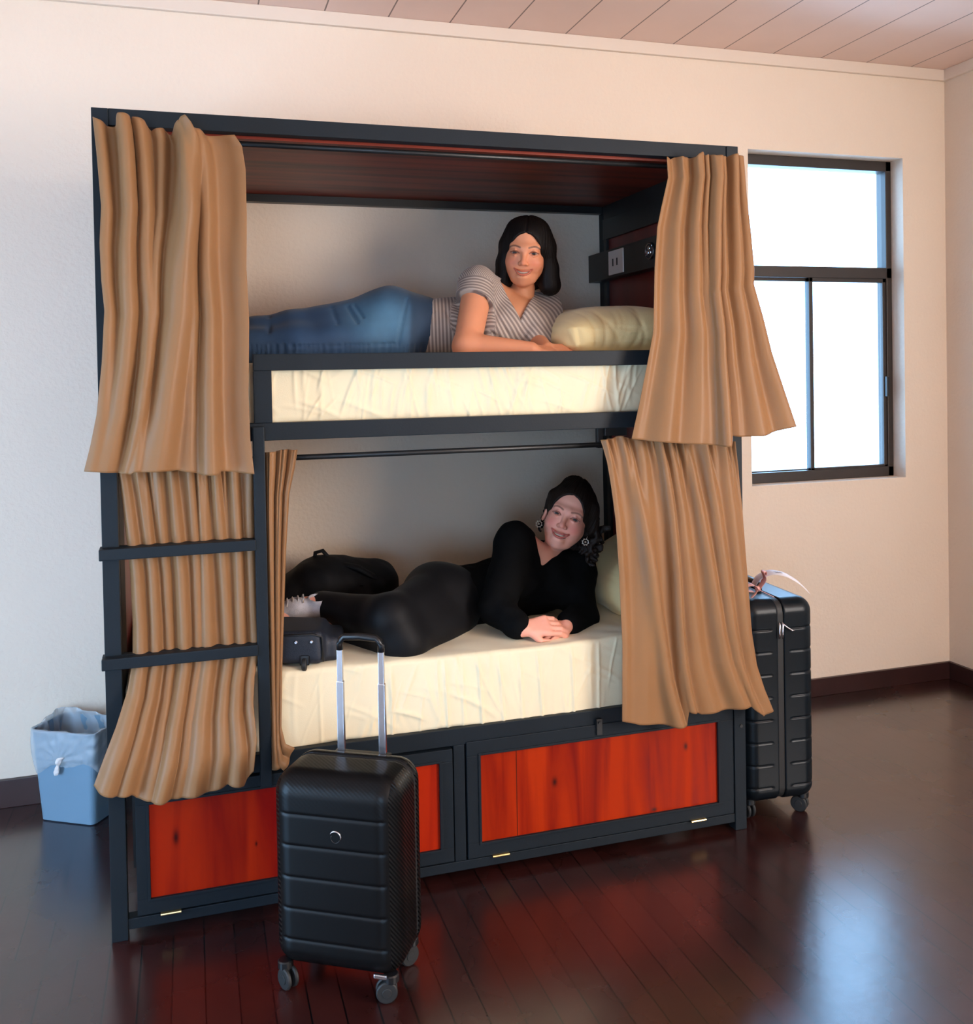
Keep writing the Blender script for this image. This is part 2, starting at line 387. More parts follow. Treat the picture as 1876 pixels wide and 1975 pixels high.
# ------------------------------------------------------------------ room
def struct(o): o['kind'] = 'structure'; return o
struct(box('floor', XL-.1, XC+.1, YF-.1, D+.1, -.1, 0, M_floor, bev=0))
struct(box('ceiling', XL-.1, XC+.1, YF-.1, D+.2, HC, HC+.1, M_ceil, bev=0))
WX0, WX1, WZ0, WZ1 = 2.775, 3.656, 1.035, 2.625
def wall_with_hole(name, ax, pos, thick, a0, a1, z0, z1, holes):
    """wall slab in the plane ax=pos, growing outward by thick, with rectangular openings"""
    bm = bmesh.new(); xs = sorted({a0, a1} | {h[0] for h in holes} | {h[1] for h in holes}); zs = sorted({z0, z1} | {h[2] for h in holes} | {h[3] for h in holes})
    for i in range(len(xs)-1):
        for j in range(len(zs)-1):
            cx, cz = (xs[i]+xs[i+1])/2, (zs[j]+zs[j+1])/2
            if any(h[0] < cx < h[1] and h[2] < cz < h[3] for h in holes): continue
            p0, p1 = sorted((pos, pos+thick))
            if ax == 'y': bm_box(bm, xs[i], xs[i+1], p0, p1, zs[j], zs[j+1])
            else: bm_box(bm, p0, p1, xs[i], xs[i+1], zs[j], zs[j+1])
    bmesh.ops.remove_doubles(bm, verts=bm.verts, dist=1e-5)
    seen = {}
    for f in list(bm.faces):
        k = tuple(sorted(v.index for v in f.verts)) if False else tuple(round(c, 4) for c in f.calc_center_median())
        seen.setdefault(k, []).append(f)
    dead = [f for fs in seen.values() if len(fs) > 1 for f in fs]
    bmesh.ops.delete(bm, geom=dead, context='FACES_ONLY')
    return struct(finish(name, bm, M_wall))
wall_with_hole('wall_back', 'y', D, .2, XL-.1, XC+.1, 0, HC, [(WX0, WX1, WZ0, WZ1)])
wall_with_hole('wall_right', 'x', XC, .1, YF, D, 0, HC, [(-4.35, -2.65, 1.0, 2.6)])
wall_with_hole('wall_left', 'x', XL, -.1, YF, D, 0, HC, [(-1.95, -.35, .1, 1.9)])
wall_with_hole('wall_front', 'y', YF, -.2, XL-.1, XC+.1, 0, HC, [(-1.65, -.15, .55, 1.85)])
struct(box('baseboard_back_left', XL, 0.02, D-.018, D, 0, .105, M_base))
struct(box('baseboard_back_right', 2.05, XC, D-.018, D, 0, .085, M_base))
struct(box('baseboard_right', XC-.018, XC, YF, D-.018, 0, .085, M_base))
struct(box('trim_1', XL, XC, D-.022, D, HC-.055, HC, M_trim, bev=.004))
struct(box('trim_2', XC-.022, XC, YF, D-.022, HC-.055, HC, M_trim, bev=.004))

# window in the back wall: fixed light above, two sliding sashes below
WF = D+.085
win = struct(empty('window_1', (3.2155, WF, WZ0)))
def wpart(name, x0, x1, z0, z1, y0, y1, m=M_alu, parent=None):
    p = box(name, x0-3.2155, x1-3.2155, y0-WF, y1-WF, z0-WZ0, z1-WZ0, m, parent or win); return p
bm = bmesh.new()
for a in ((WX0, WX1, WZ1-.05, WZ1), (WX0, WX1, WZ0, WZ0+.05), (WX0, WX0+.045, WZ0, WZ1), (WX1-.032, WX1, WZ0, WZ1), (WX0, WX1, 2.035, 2.09)):
    bm_box(bm, a[0]-3.2155, a[1]-3.2155, 0, .07, a[2]-WZ0, a[3]-WZ0, .003)
finish('window_frame', bm, M_alu, win)
def sash(x0, x1, z0, z1, y, b=.03, left=None):
    bm = bmesh.new(); lb = left or b
    for a in ((x0, x1, z1-b, z1), (x0, x1, z0, z0+b), (x0, x0+lb, z0, z1), (x1-b, x1, z0, z1)):
        bm_box(bm, a[0]-3.2155, a[1]-3.2155, y-WF, y-WF+.022, a[2]-WZ0, a[3]-WZ0, .002)
    s = finish('sash', bm, M_alu, win)
    wpart('pane', x0+.01, x1-.01, z0+.01, z1-.01, y+.009, y+.013, M_glass, s); return s
sash(WX0+.03, 3.205, WZ0+.03, 2.045, WF+.035, .025)
s2 = sash(3.170, WX1-.02, WZ0+.03, 2.045, WF+.008, .03, .022)
wpart('sash_handle', WX1-.045, WX1-.03, 1.44, 1.54, WF-.012, WF+.01, M_black, s2)
wpart('pane', WX0+.02, WX1-.02, 2.08, WZ1-.04, WF+.03, WF+.034, M_glass)

# ------------------------------------------------------------------ bunk bed
L, H, P = 2.05, 2.349, .044
bed = empty('bunk_bed', (L/2, .5, 0), label='dark blue metal double bunk bed with red wooden doors and canopy, against the back wall', cat='bunk bed')
OX, OY = L/2, .5
def B(name, x0, x1, y0, y1, z0, z1, m=M_frame, parent=None, bev=.002):
    return box(name, x0-OX, x1-OX, y0-OY, y1-OY, z0, z1, m, parent or bed, bev)
YB = D-.005
B('post', 0, P, 0, P, 0, H); B('post', L-P, L, 0, P, 0, H)
B('post', 0, P, YB-P, YB, 0, H); B('post', L-P, L, YB-P, YB, 0, H)
B('top_rail', P, L-P, .004, .044, 2.303, 2.350)
B('top_rail', P, L-P, YB-.04, YB, 2.288, 2.345, M_black)
B('side_rail', 0.002, P-.002, P, YB-P, 2.303, 2.35); B('side_rail', L-P+.002, L-.002, P, YB-P, 2.25, 2.35, M_black)
B('canopy_panel', P, L-P, .044, YB-.04, 2.318, 2.332, M_canopy, bev=0)
B('canopy_slat', P, L-P, .052, .075, 2.296, 2.318, M_canopy)
# upper bunk guard
bm = bmesh.new()
for a in ((.424, L-P, 1.609, 1.658), (.424, .476, 1.455, 1.609), (1.86, 1.91, 1.455, 1.609)):
    bm_box(bm, a[0]-OX, a[1]-OX, .006-OY, .036-OY, a[2], a[3], .002)
finish('guard_rail', bm, M_frame, bed)
B('bunk_rail', P, L-P, .002, .042, 1.403, 1.455)
B('bunk_rail', P, L-P, YB-.04, YB, 1.403, 1.455)
bm = bmesh.new()
for k in range(14): bm_box(bm, .07+k*.145-OX, .13+k*.145-OX, .042-OY, YB-.04-OY, 1.425, 1.440, .001)
finish('bed_slats', bm, M_frame, bed)
B('bunk_rail', P, L-P, .006, .032, .425, .478); B('bunk_rail', P, L-P, YB-.04, YB, .425, .49)
bm = bmesh.new()
for k in range(14): bm_box(bm, .07+k*.145-OX, .13+k*.145-OX, .046-OY, YB-.04-OY, .455, .470, .001)
finish('bed_slats', bm, M_frame, bed)
# end panels
B('head_panel', L-P+.012, L-P+.024, P-.01, YB-P+.01, .5, 2.31, M_wine, bev=0)
B('head_stile', L-P, L-P+.030, YB-P-.03, YB-P, .46, 2.26, M_black)
B('head_rail', L-P+.004, L-P+.03, P, YB-P, 1.38, 1.46, M_black)
B('head_rail', L-P-.002, L-P+.03, P, YB-P, 2.17, 2.26, M_black)
B('foot_panel', .012, .024, P-.01, YB-P+.01, .5, 2.31, M_wine, bev=0)
B('foot_stile', .014, P, P+.01, P+.20, .46, 1.40, M_frame)
B('foot_rail', .010, .038, P, YB-P, 1.38, 1.46)
# headboard shelf with socket and reading light
sh = B('headboard_shelf', L-P-.055, L-P+.002, .10, YB-.002, 1.985, 2.105, M_black)
B('power_outlet', L-P-.060, L-P-.054, .70, .84, 1.995, 2.095, M_white, sh).data
for yy in (.75, .79): B('socket_slot', L-P-.062, L-P-.059, yy, yy+.008, 2.03, 2.06, M_black, sh, 0)
bmo = bmesh.new(); yc = .46
bm_disc(bmo, (L-P-.058-OX, yc-OY, 2.05), (1, 0, 0), .034, .008, 28, .002)
lampr = finish('reading_light', bmo, M_black, sh)
bmo = bmesh.new()
bm_tube(bmo, [(L-P-.063-OX, yc-OY+.030*math.cos(2*PI*a/28), 2.05+.030*math.sin(2*PI*a/28)) for a in range(29)], .0022, 6)
for a in range(3):
    t = PI/2+2*PI*a/3
    bm_disc(bmo, (L-P-.063-OX, yc-OY+.011*math.cos(t), 2.05+.011*math.sin(t)), (1, 0, 0), .0085, .005, 14, .001)
finish('light_ring', bmo, M_chrome, sh)
# curtain rods
for z, yy in ((2.281, .052), (1.346, .052)):
    bm = bmesh.new(); bm_tube(bm, [(P-OX, yy-OY, z), (L-P-OX, yy-OY, z)], .0085, 12); r = finish('curtain_rod', bm, M_black, bed, True)
    for xx in (P+.012, L-P-.012):
        bm = bmesh.new(); bm_box(bm, xx-.012-OX, xx+.012-OX, .044-OY, .064-OY, z-.012, z+.05, .001); finish('rod_bracket', bm, M_black, r)
B('rod_hanger', 1.535, 1.555, .05, .07, 1.335, 1.41, M_black)
B('bracket', 1.56, 1.64, .045, .09, 1.375, 1.404, M_black)
# storage base with two doors
B('base_rail', P, L-P, .004, .044, .028, .058)
B('base_rail', P, L-P, YB-.04, YB, .03, .07)
B('base_stile', 1.008, 1.044, .006, .042, .058, .425)
B('base_stile', L-P-.004, L-P, .006, .04, .058, .425)
bm = bmesh.new(); bm_box(bm, P-OX, L-P-OX, .30-OY, .31-OY, .06, .42); finish('storage_back', bm, M_black, bed)
# the wood grain of a panel is laid out in the bed's own coordinates
def door_wood(m):
    nt = m.node_tree; tc = [n for n in nt.nodes if n.type == 'TEX_COORD'][0]
    ad = nt.nodes.new('ShaderNodeVectorMath'); ad.operation = 'ADD'; ad.inputs[1].default_value = (OX, OY, 0)
    outs = [(l.to_socket) for l in nt.links if l.from_socket == tc.outputs['Object']]
    nt.links.new(tc.outputs['Object'], ad.inputs[0])
    for s in outs: nt.links.new(ad.outputs[0], s)
door_wood(M_red); door_wood(M_red2)
def door2(x0, x1, z0, z1, px0, px1, pz0, pz1, wood):
    bm = bmesh.new()
    for a in ((x0, x1, pz1, z1), (x0, x1, z0, pz0), (x0, px0, pz0, pz1), (px1, x1, pz0, pz1)):
        bm_box(bm, a[0]-OX, a[1]-OX, .0-OY, .028-OY, a[2], a[3], .0015)
    for a in ((px0-.008, px1+.008, pz1, pz1+.007), (px0-.008, px1+.008, pz0-.007, pz0), (px0-.008, px0, pz0, pz1), (px1, px1+.008, pz0, pz1)):
        bm_box(bm, a[0]-OX, a[1]-OX, -.004-OY, .003-OY, a[2], a[3], .001)
    d = finish('storage_door', bm, M_frame, bed)
    B('door_panel', px0-.004, px1+.004, .006, .018, pz0-.004, pz1+.004, wood, d, 0)
    return d
dl = door2(.070, 1.003, .064, .418, .107, .960, .108, .379, M_red2)
dr = door2(1.049, 2.000, .062, .432, 1.094, 1.940, .108, .386, M_red)
for x, d_ in ((.160, dl), (1.155, dr), (1.86, dr)):
    bm = bmesh.new(); bm_box(bm, x-.028-OX, x+.028-OX, -.006-OY, .004-OY, .0565, .0645, .001); bm_tube(bm, [(x-.028-OX, -.006-OY, .0605), (x+.028-OX, -.006-OY, .0605)], .004, 8)
    finish('hinge', bm, M_brass, d_)
for x in (.70, 1.50):
    bm = bmesh.new(); bm_box(bm, x-.010-OX, x+.010-OX, -.008-OY, .004-OY, .40, .452, .001); bm_disc(bm, (x-OX, -.010-OY, .44), (0, 1, 0), .005, .006, 12)
    finish('latch', bm, M_black, bed)
bm = bmesh.new(); bm_disc(bm, (2.032-OX, -.001-OY, .36), (0, 1, 0), .006, .004, 12); finish('bolt_cap', bm, M_black, bed)
# ladder welded to the front
bm = bmesh.new(); bm_box(bm, .416-OX, .449-OX, -.032-OY, .0-OY, .392, 1.446, .003); lad = finish('ladder', bm, M_frame, bed)
for z in (1.106, .800):
    bm = bmesh.new(); bm_box(bm, -.006-OX, .418-OX, -.036-OY, -.004-OY, z-.018, z+.014, .003); bm_box(bm, -.006-OX, .418-OX, -.004-OY, .024-OY, z+.008, z+.014, .001)
    finish('rung', bm, M_frame, lad)

# ------------------------------------------------------------------ mattresses and pillows
def smooth_noise1(t, seed, f): 
    r = np.random.RandomState(seed); return sum(np.sin(t*f*(.5+r.rand()*1.6)+r.rand()*7)*(.4+.6*r.rand()) for _ in range(7))/3
def creases(X, Z, rs, n, x0, x1, z0, z1):
    """long thin pulled creases in cloth stretched over an edge"""
    out = np.zeros_like(X)
    for i in range(n):
        cx = rs.uniform(x0, x1); cz = rs.uniform(z0, z1); an = rs.normal(PI/2+.25*math.sin(cx*7), .22) if rs.rand() < .8 else rs.uniform(.25, .55)*(-1)
        ln = rs.uniform(.04, .12); wd = rs.uniform(.003, .009); a = rs.uniform(.3, 1)
        u = (X-cx)*math.cos(an)+(Z-cz)*math.sin(an); v = -(X-cx)*math.sin(an)+(Z-cz)*math.cos(an)+.06*u*u/ln
        out += a*np.exp(-(v/wd)**2-(u/ln)**4)
    return out
def mattress(name, x0, x1, y0, y1, z0, z1, label, seed, amp, front_drop=None, r=.028, tucks=()):
    # cross-section walked from under the front edge, up the front face, over the top, down the back
    nu = 520
    path = [(y0+.10, z0)]; 
    for a in np.linspace(-PI/2, -PI, 6): path.append((y0+r+r*math.cos(a), z0+r+r*math.sin(a)))
    for t in np.linspace(0, 1, 46)[1:-1]: path.append((y0, z0+r+(z1-z0-2*r)*t))
    for a in np.linspace(PI, PI/2, 8): path.append((y0+r+r*math.cos(a), z1-r+r*math.sin(a)))
    for t in np.linspace(0, 1, 60)[1:-1]: path.append((y0+r+(y1-y0-2*r)*t, z1))
    for a in np.linspace(PI/2, 0, 5): path.append((y1-r+r*math.cos(a), z1-r+r*math.sin(a)))
    path.append((y1, z0)); path.append((y0+.10, z0))
    path = np.array(path); nv = len(path)
    xs = np.linspace(x0, x1, nu); X = np.repeat(xs[:, None], nv, 1); Y = np.repeat(path[None, :, 0], nu, 0); Z = np.repeat(path[None, :, 1], nu, 0)
    Y = Y.copy(); Z = Z.copy()
    rs = np.random.RandomState(seed)
    front = np.clip(1-(Y-y0)/.03, 0, 1); top = np.clip((Z-(z1-.02))/.02, 0, 1)*np.clip((Y-y0)/.03, 0, 1)
    c = creases(X, Z, rs, int(150*amp), x0, x1, z0, z1)
    for tx_, sl_, a_ in tucks: Y -= front*a_*np.exp(-((X-tx_-sl_*(z1-Z))/.0045)**2)*np.clip((z1-Z)/.05, .25, 1)
    Y -= front*(.0055*c*min(1, amp)+.004*wob(X, Y*0, Z, 9, seed))
    Z += top*(.004*wob(X, Y, 0*Z, 9, seed+1)+.003*np.abs(wob(X, Y, 0*Z, 22, seed+2)))
    if front_drop is not None:
        low = np.clip(1-(Z-z0)/(z1-z0), 0, 1)*front
        dz = front_drop(X); Z -= low*dz
        Y -= low*.008
    # closed end caps
    Pm = np.stack([X, Y, Z], -1)
    me = bpy.data.meshes.new(name); idx = np.arange(nu*nv).reshape(nu, nv)
    q = np.stack([idx[:-1, :-1], idx[:-1, 1:], idx[1:, 1:], idx[1:, :-1]], -1).reshape(-1, 4)
    V = Pm.reshape(-1, 3); me.from_pydata(V.tolist(), [], [tuple(a) for a in q]+[tuple(idx[0, ::-1]), tuple(idx[-1])])
    me.polygons.foreach_set('use_smooth', [True]*len(me.polygons)); 
    o = link(name, me, M_cream); return tag(o, label, 'mattress')
MU, ML = 1.635, .700
mattress('mattress', .05, 1.975, .042, 1.02, 1.44, MU, 'mattress in a wrinkled cream sheet on the upper bunk behind the guard rail', 5, 1.0)
mattress('mattress', .05, 1.975, .036, 1.02, .470, ML, 'mattress in a cream sheet on the lower bunk under the woman in black', 8, .7,
         lambda X: .010+.012*np.sin(X*3.1+2.2)+.005*np.sin(X*17), .014,
         [(.99, .03, .007), (1.10, .04, .008), (1.17, .05, .005), (1.30, .06, .006), (.82, .0, .005), (1.42, .02, .007), (.60, .01, .003), (1.52, -.03, .005), (1.24, .02, .004), (1.05, -.01, .004)])
def pillow(name, c, h, rot, label, seed, zmin):
    Rm = np.array(Euler(rot).to_matrix()); R = .45
    s = Solid(*[np.arange(c[i]-R*(.62 if i != 2 else .42), c[i]+R*(.62 if i != 2 else .42), .006) for i in range(3)]) if False else Solid(np.arange(c[0]-.34, c[0]+.34, .006), np.arange(c[1]-.40, c[1]+.40, .007), np.arange(c[2]-.24, c[2]+.24, .005))
    def fn(X, Y, Z):
        p = (X-c[0], Y-c[1], Z-c[2]); q = [(p[0]*Rm[0, i]+p[1]*Rm[1, i]+p[2]*Rm[2, i]) for i in range(3)]
        u, v = q[0]/h[0], q[1]/h[1]; e = np.clip((1-np.abs(u)**2.6)*(1-np.abs(v)**3.0), 0, 1)**.5
        t = h[2]*e+.003*wob(q[0], q[1], 0, 20, seed)+.003
        rr = (np.abs(u)**7+np.abs(v)**7)**(1/7)
        return np.maximum(np.abs(q[2])-t, (rr-1)*min(h[0], h[1]))*.8
    s.put(fn, np.array(c)-.4, np.array(c)+.4, .003)
    s.half((0, 0, zmin), (0, 0, -1))
    def dsp(V):
        p = (V-np.array(c))@Rm; rs = np.random.RandomState(seed); out = .0025*wob(V[:, 0], V[:, 1], V[:, 2], 26, seed)
        for i in range(14):
            a = rs.uniform(-1, 1)*h[0]; cy = rs.uniform(-1, 1)*h[1]; an = rs.uniform(-.9, .9); w_ = rs.uniform(.006, .012); ln = rs.uniform(.04, .12)
            u = (p[:, 0]-a)*math.cos(an)+(p[:, 2])*math.sin(an); v = -(p[:, 0]-a)*math.sin(an)+p[:, 2]*math.cos(an)
            out -= .004*np.exp(-(u/w_)**2-(v/ln)**2)
        return out
    o, V, Q = solid_obj(name, s, M_pillow, None, 2, dsp); return tag(o, label, 'pillow')
pillow('pillow', (1.705, .47, MU+.088), (.245, .33, .105), (0, -.06, .03), 'plump pale yellow pillow beside the woman in the striped top on the upper bunk', 3, MU+.001)
pillow('pillow', (1.835, .47, ML+.115), (.17, .33, .085), (0, -.55, 0), 'pale yellow pillow on the lower bunk, leaning behind the woman in black', 4, ML+.001)

# ------------------------------------------------------------------ curtains
def curtain(name, left, right, top, bottom, Yfn, ridges, label, seed, ruffle=(0, 0), nu=300, nv=150, waves=0.004, group=None):
    """cloth panel: outline measured in the plane of the bed front, folds pushed out from it"""
    left = np.array(left, float); right = np.array(right, float); top = np.array(top, float); bottom = np.array(bottom, float)
    u = np.linspace(0, 1, nu)[:, None]*np.ones((1, nv)); v = np.linspace(0, 1, nv)[None, :]*np.ones((nu, 1))
    def edge_x(E, y): return np.interp(y, E[:, 1], E[:, 0])
    # row heights from the two outlines
    ut = (top[:, 0]-top[0, 0])/(top[-1, 0]-top[0, 0]); ub = (bottom[:, 0]-bottom[0, 0])/(bottom[-1, 0]-bottom[0, 0])
    ty = np.interp(u, ut, top[:, 1]); by = np.interp(u, ub, bottom[:, 1])
    py = ty+(by-ty)*v
    vl = (left[:, 1]-left[0, 1])/(left[-1, 1]-left[0, 1]); vr = (right[:, 1]-right[0, 1])/(right[-1, 1]-right[0, 1])
    lx = np.interp(v, vl, left[:, 0]); rx = np.interp(v, vr, right[:, 0])
    # soften the sideways steps of the measured edges
    px = lx+(rx-lx)*u
    Y0 = Yfn(u, v)
    d = FW[:, None, None]+RT[:, None, None]*(px-CXP)/FPX-UP[:, None, None]*(py-CYP)/FPX
    P3 = CAM[:, None, None]+d*(Y0-CAM[1])/d[1]
    h = np.zeros_like(u); sx = np.zeros_like(u)
    for (u0, u1, w0, w1, a0, a1) in ridges:
        q = v; uc = u0+(u1-u0)*q+.006*np.sin(5*v+u0*20+seed); wd = w0+(w1-w0)*v; am = a0+(a1-a0)*v
        t = (u-uc)/wd
        h += am*1.35*np.where(t < 0, np.exp(-np.abs(t*.85)**2.0), np.exp(-np.abs(t*1.3)**1.7))
        sx += .6*am*np.exp(-np.abs(t)**2)*np.tanh(2*t)
    if ruffle[0]:
        dec = np.exp(-v*ruffle[2] if len(ruffle) > 2 else -v*7)
        ph = ruffle[1]*2*PI*u+2.0*np.sin(2*PI*u*2.3+seed)+1.2*np.sin(2*PI*u*5.1)
        h += ruffle[0]*dec*np.sin(ph)
    h += waves*wob(u*2.2, v*1.0, 0*u, 4.0, seed)+waves*.22*wob(u*2.5, v*1.4, 0*u, 11, seed+5)
    P3 = P3.transpose(1, 2, 0)
    P3[..., 1] -= h; P3[..., 0] += sx*.5
    o = grid_mesh(name, P3, M_curt, None, .0022)
    # hem and header stitching
    return tag(o, label, 'curtain', group)

curtain('curtain', [(182, 228), (190, 300), (199, 400), (196, 470), (199, 540), (205, 600), (200, 700), (190, 800), (178, 860), (166, 908)],
        [(452, 264), (466, 285), (473, 330), (475, 420), (474, 520), (479, 620), (478, 760), (482, 850), (490, 914)],
        [(182, 228), (205, 244), (226, 246), (235, 228), (248, 229), (252, 246), (260, 231), (275, 236), (292, 254), (312, 250), (330, 262), (345, 242), (360, 236), (368, 258), (380, 256), (392, 262), (452, 264)],
        [(166, 908), (230, 911), (258, 912), (262, 908), (340, 906), (395, 914), (415, 914), (421, 908), (490, 913)],
        lambda u, v: -.045-.03*v,
        [(.03, .03, .04, .06, .020, .015), (.215, .13, .035, .07, .045, .020), (.31, .30, .045, .05, .030, .018), (.47, .24, .04, .03, .020, .012),
         (.66, .42, .055, .12, .055, .040), (.60, .62, .03, .05, .018, .012), (.73, .745, .05, .06, .030, .035), (1.0, 1.0, .08, .08, .015, .018)],
        'tan curtain pulled to the left end of the upper bunk, hung from the top rail', 1, waves=.003)
curtain('curtain', [(1281, 305), (1284, 345), (1272, 400), (1264, 440), (1259, 520), (1257, 640), (1246, 700), (1230, 780), (1215, 846)],
        [(1428, 303), (1433, 380), (1441, 450), (1447, 520), (1446, 550), (1462, 610), (1478, 680), (1500, 750), (1523, 822)],
        [(1281, 305), (1290, 308), (1300, 304), (1336, 306), (1343, 297), (1352, 304), (1358, 300), (1370, 306), (1400, 304), (1414, 300), (1428, 303)],
        [(1215, 846), (1250, 850), (1310, 855), (1350, 856), (1389, 860), (1393, 838), (1420, 842), (1460, 840), (1523, 822)],
        lambda u, v: -.045-.035*v-.05*v*v*u,
        [(.02, .02, .05, .05, .012, .010), (.22, .20, .06, .09, .018, .030), (.42, .40, .05, .09, .030, .022), (.62, .56, .06, .035, .040, .045), (.50, .50, .03, .06, .022, .010),
         (.86, .80, .05, .08, .028, .030), (.74, .66, .03, .05, .020, .012), (.98, .98, .04, .08, .015, .028)],
        'tan curtain flaring out at the right end of the upper bunk, overlapping the window', 2, ruffle=(.005, 8, 12), waves=.003)
def sstep(x): x = np.clip(x, 0, 1); return x*x*(3-2*x)
curtain('curtain', [(229, 908), (236, 960), (245, 1040), (252, 1100), (257, 1200), (257, 1270), (247, 1330), (225, 1400), (200, 1465), (183, 1512)],
        [(492, 903), (494, 1000), (496, 1150), (498, 1240), (488, 1300), (486, 1350), (494, 1420), (489, 1480)],
        [(229, 908), (260, 906), (300, 908), (360, 905), (420, 906), (492, 903)],
        [(183, 1512), (215, 1530), (250, 1528), (262, 1538), (290, 1540), (312, 1541), (350, 1532), (400, 1524), (440, 1507), (466, 1509), (489, 1480)],
        lambda u, v: .022-.095*sstep((v-.52)/.42),
        [(.05, .08, .03, .06, .012, .030), (.16, .20, .03, .05, .012, .026), (.27, .33, .03, .04, .014, .012), (.40, .42, .035, .05, .016, .030), (.52, .52, .03, .04, .012, .012),
         (.60, .62, .03, .07, .012, .028), (.72, .78, .03, .05, .014, .020), (.84, .90, .03, .05, .012, .026), (.95, 1.0, .03, .05, .012, .02)],
        'tan curtain billowing out behind the ladder rungs at the lower bunk', 3, ruffle=(.006, 13, 9), waves=.003)
curtain('curtain', [(508, 868), (511, 1000), (518, 1200), (522, 1350), (525, 1484)],
        [(571, 867), (566, 900), (556, 950), (549, 1060), (545, 1180), (541, 1300), (540, 1400), (548, 1432), (566, 1440)],
        [(508, 872), (530, 870), (545, 866), (571, 867)],
        [(525, 1484), (534, 1478), (540, 1472), (548, 1480), (566, 1440)],
        lambda u, v: .014-.04*sstep((v-.75)/.25),
        [(.25, .25, .15, .18, .020, .018), (.60, .62, .12, .14, .018, .020), (.95, .95, .1, .12, .012, .012)],
        'narrow gathered strip of tan curtain hanging just right of the ladder', 4, ruffle=(.006, 5, 6), nu=120, waves=.003)
curtain('curtain', [(1157, 848), (1168, 890), (1176, 940), (1184, 1000), (1191, 1100), (1197, 1240), (1195, 1386)],
        [(1416, 851), (1423, 900), (1431, 980), (1438, 1100), (1444, 1220), (1452, 1280), (1466, 1325), (1483, 1368)],
        [(1157, 848), (1180, 845), (1192, 840), (1215, 846), (1300, 852), (1416, 851)],
        [(1195, 1387), (1230, 1395), (1300, 1398), (1317, 1396), (1322, 1368), (1350, 1375), (1400, 1366), (1440, 1358), (1462, 1376), (1483, 1368)],
        lambda u, v: -.022-.045*v,
        [(.02, .02, .04, .06, .012, .012), (.14, .38, .05, .05, .012, .030), (.30, .16, .04, .12, .012, .014), (.42, .47, .03, .035, .018, .026), (.50, .60, .03, .09, .016, .020),
         (.62, .80, .03, .06, .016, .026), (.74, .90, .04, .05, .018, .024), (.90, .98, .05, .06, .012, .02)],
        'tan curtain gathered on the rod at the right end of the lower bunk', 5, ruffle=(.008, 15, 13), waves=.003)

# ------------------------------------------------------------------ suitcases
def case_mat(name, col, rough, ribx=None):
    m = mat(name, col, rough, var=.06, bump=0 if ribx else .04, bscale=260)
    if ribx:
        nt = m.node_tree; N = nt.nodes; K = nt.links; b = N['Principled BSDF']; tc = [n for n in N if n.type == 'TEX_COORD'][0]
        sp = N.new('ShaderNodeSeparateXYZ'); K.new(tc.outputs['Object'], sp.inputs[0])
        ph = mathn(N, K, 'MULTIPLY', mathn(N, K, 'ADD', sp.outputs[2], mathn(N, K, 'ADD', sp.outputs[1], mathn(N, K, 'MULTIPLY', sp.outputs[0], .9))), 2*PI/.0125)
        wv = mathn(N, K, 'SINE', ph)
        side = mathn(N, K, 'GREATER_THAN', mathn(N, K, 'ABSOLUTE', sp.outputs[0]), ribx)
        top = mathn(N, K, 'MULTIPLY', mathn(N, K, 'GREATER_THAN', sp.outputs[2], .475), .03)
        h = mathn(N, K, 'MULTIPLY', wv, mathn(N, K, 'MAXIMUM', side, top))
        bp = N.new('ShaderNodeBump'); bp.inputs['Strength'].default_value = .9; bp.inputs['Distance'].default_value = .0022
        K.new(h, bp.inputs['Height']); K.new(bp.outputs[0], b.inputs['Normal'])
    return m
M_case1 = case_mat('ribbed_black_shell', (.0035, .0035, .0038, 1), .36, .150)
M_case2 = case_mat('navy_black_shell', (.0035, .0060, .0085, 1), .33)
for _m in (M_case1, M_case2): _m.node_tree.nodes['Principled BSDF'].inputs['Specular IOR Level'].default_value = .2
def shell(name, root, W, T, Hb, z0, rad, y0, y1, grooves, mask, m, step=.004, depth=.004, wd=.0035):
    s = Solid(np.arange(-W/2-.01, W/2+.011, step), np.arange(-T/2-.01, T/2+.011, step), np.arange(z0-.01, z0+Hb+.011, step))
    s.rbox((0, 0, z0+Hb/2), (W/2, T/2, Hb/2), rad)
    X, Y, Z = s._xyz((slice(None),)*3)
    g = sum(np.exp(-((Z-z)/wd)**2) for z in grooves)
    s.D = s.D+(depth*g*mask(X, Y, Z)).astype(np.float32)
    s.half((0, y0, 0), (0, -1, 0)); s.half((0, y1, 0), (0, 1, 0))
    return solid_obj(name, s, m, root, 1)[0]
def caster(root, x, y, r, yaw, name='wheel'):
    c = bpy.data.objects  # spinner wheel: fork and two discs
    d = Vector((math.cos(yaw), math.sin(yaw), 0)); ax = Vector((-d.y, d.x, 0))
    cx, cy = x-d.x*.012, y-d.y*.012
    bm = bmesh.new()
    for sgn in (-1, 1):
        p = Vector((cx, cy, r))+ax*sgn*.011; bm_disc(bm, p, ax, r, .011, 28, .003)
        bm_disc(bm, p+ax*sgn*.006, ax, r*.45, .003, 16, .001)
    wh = finish(name, bm, M_rubber, root)
    bm = bmesh.new(); bm_disc(bm, (x, y, r*2+.004), (0, 0, 1), .020, .022, 20, .003)
    bm_tube(bm, [(x, y, r*2), (cx, cy, r)], [.012, .008], 12); finish('wheel_fork', bm, M_plastic, wh)
    return wh

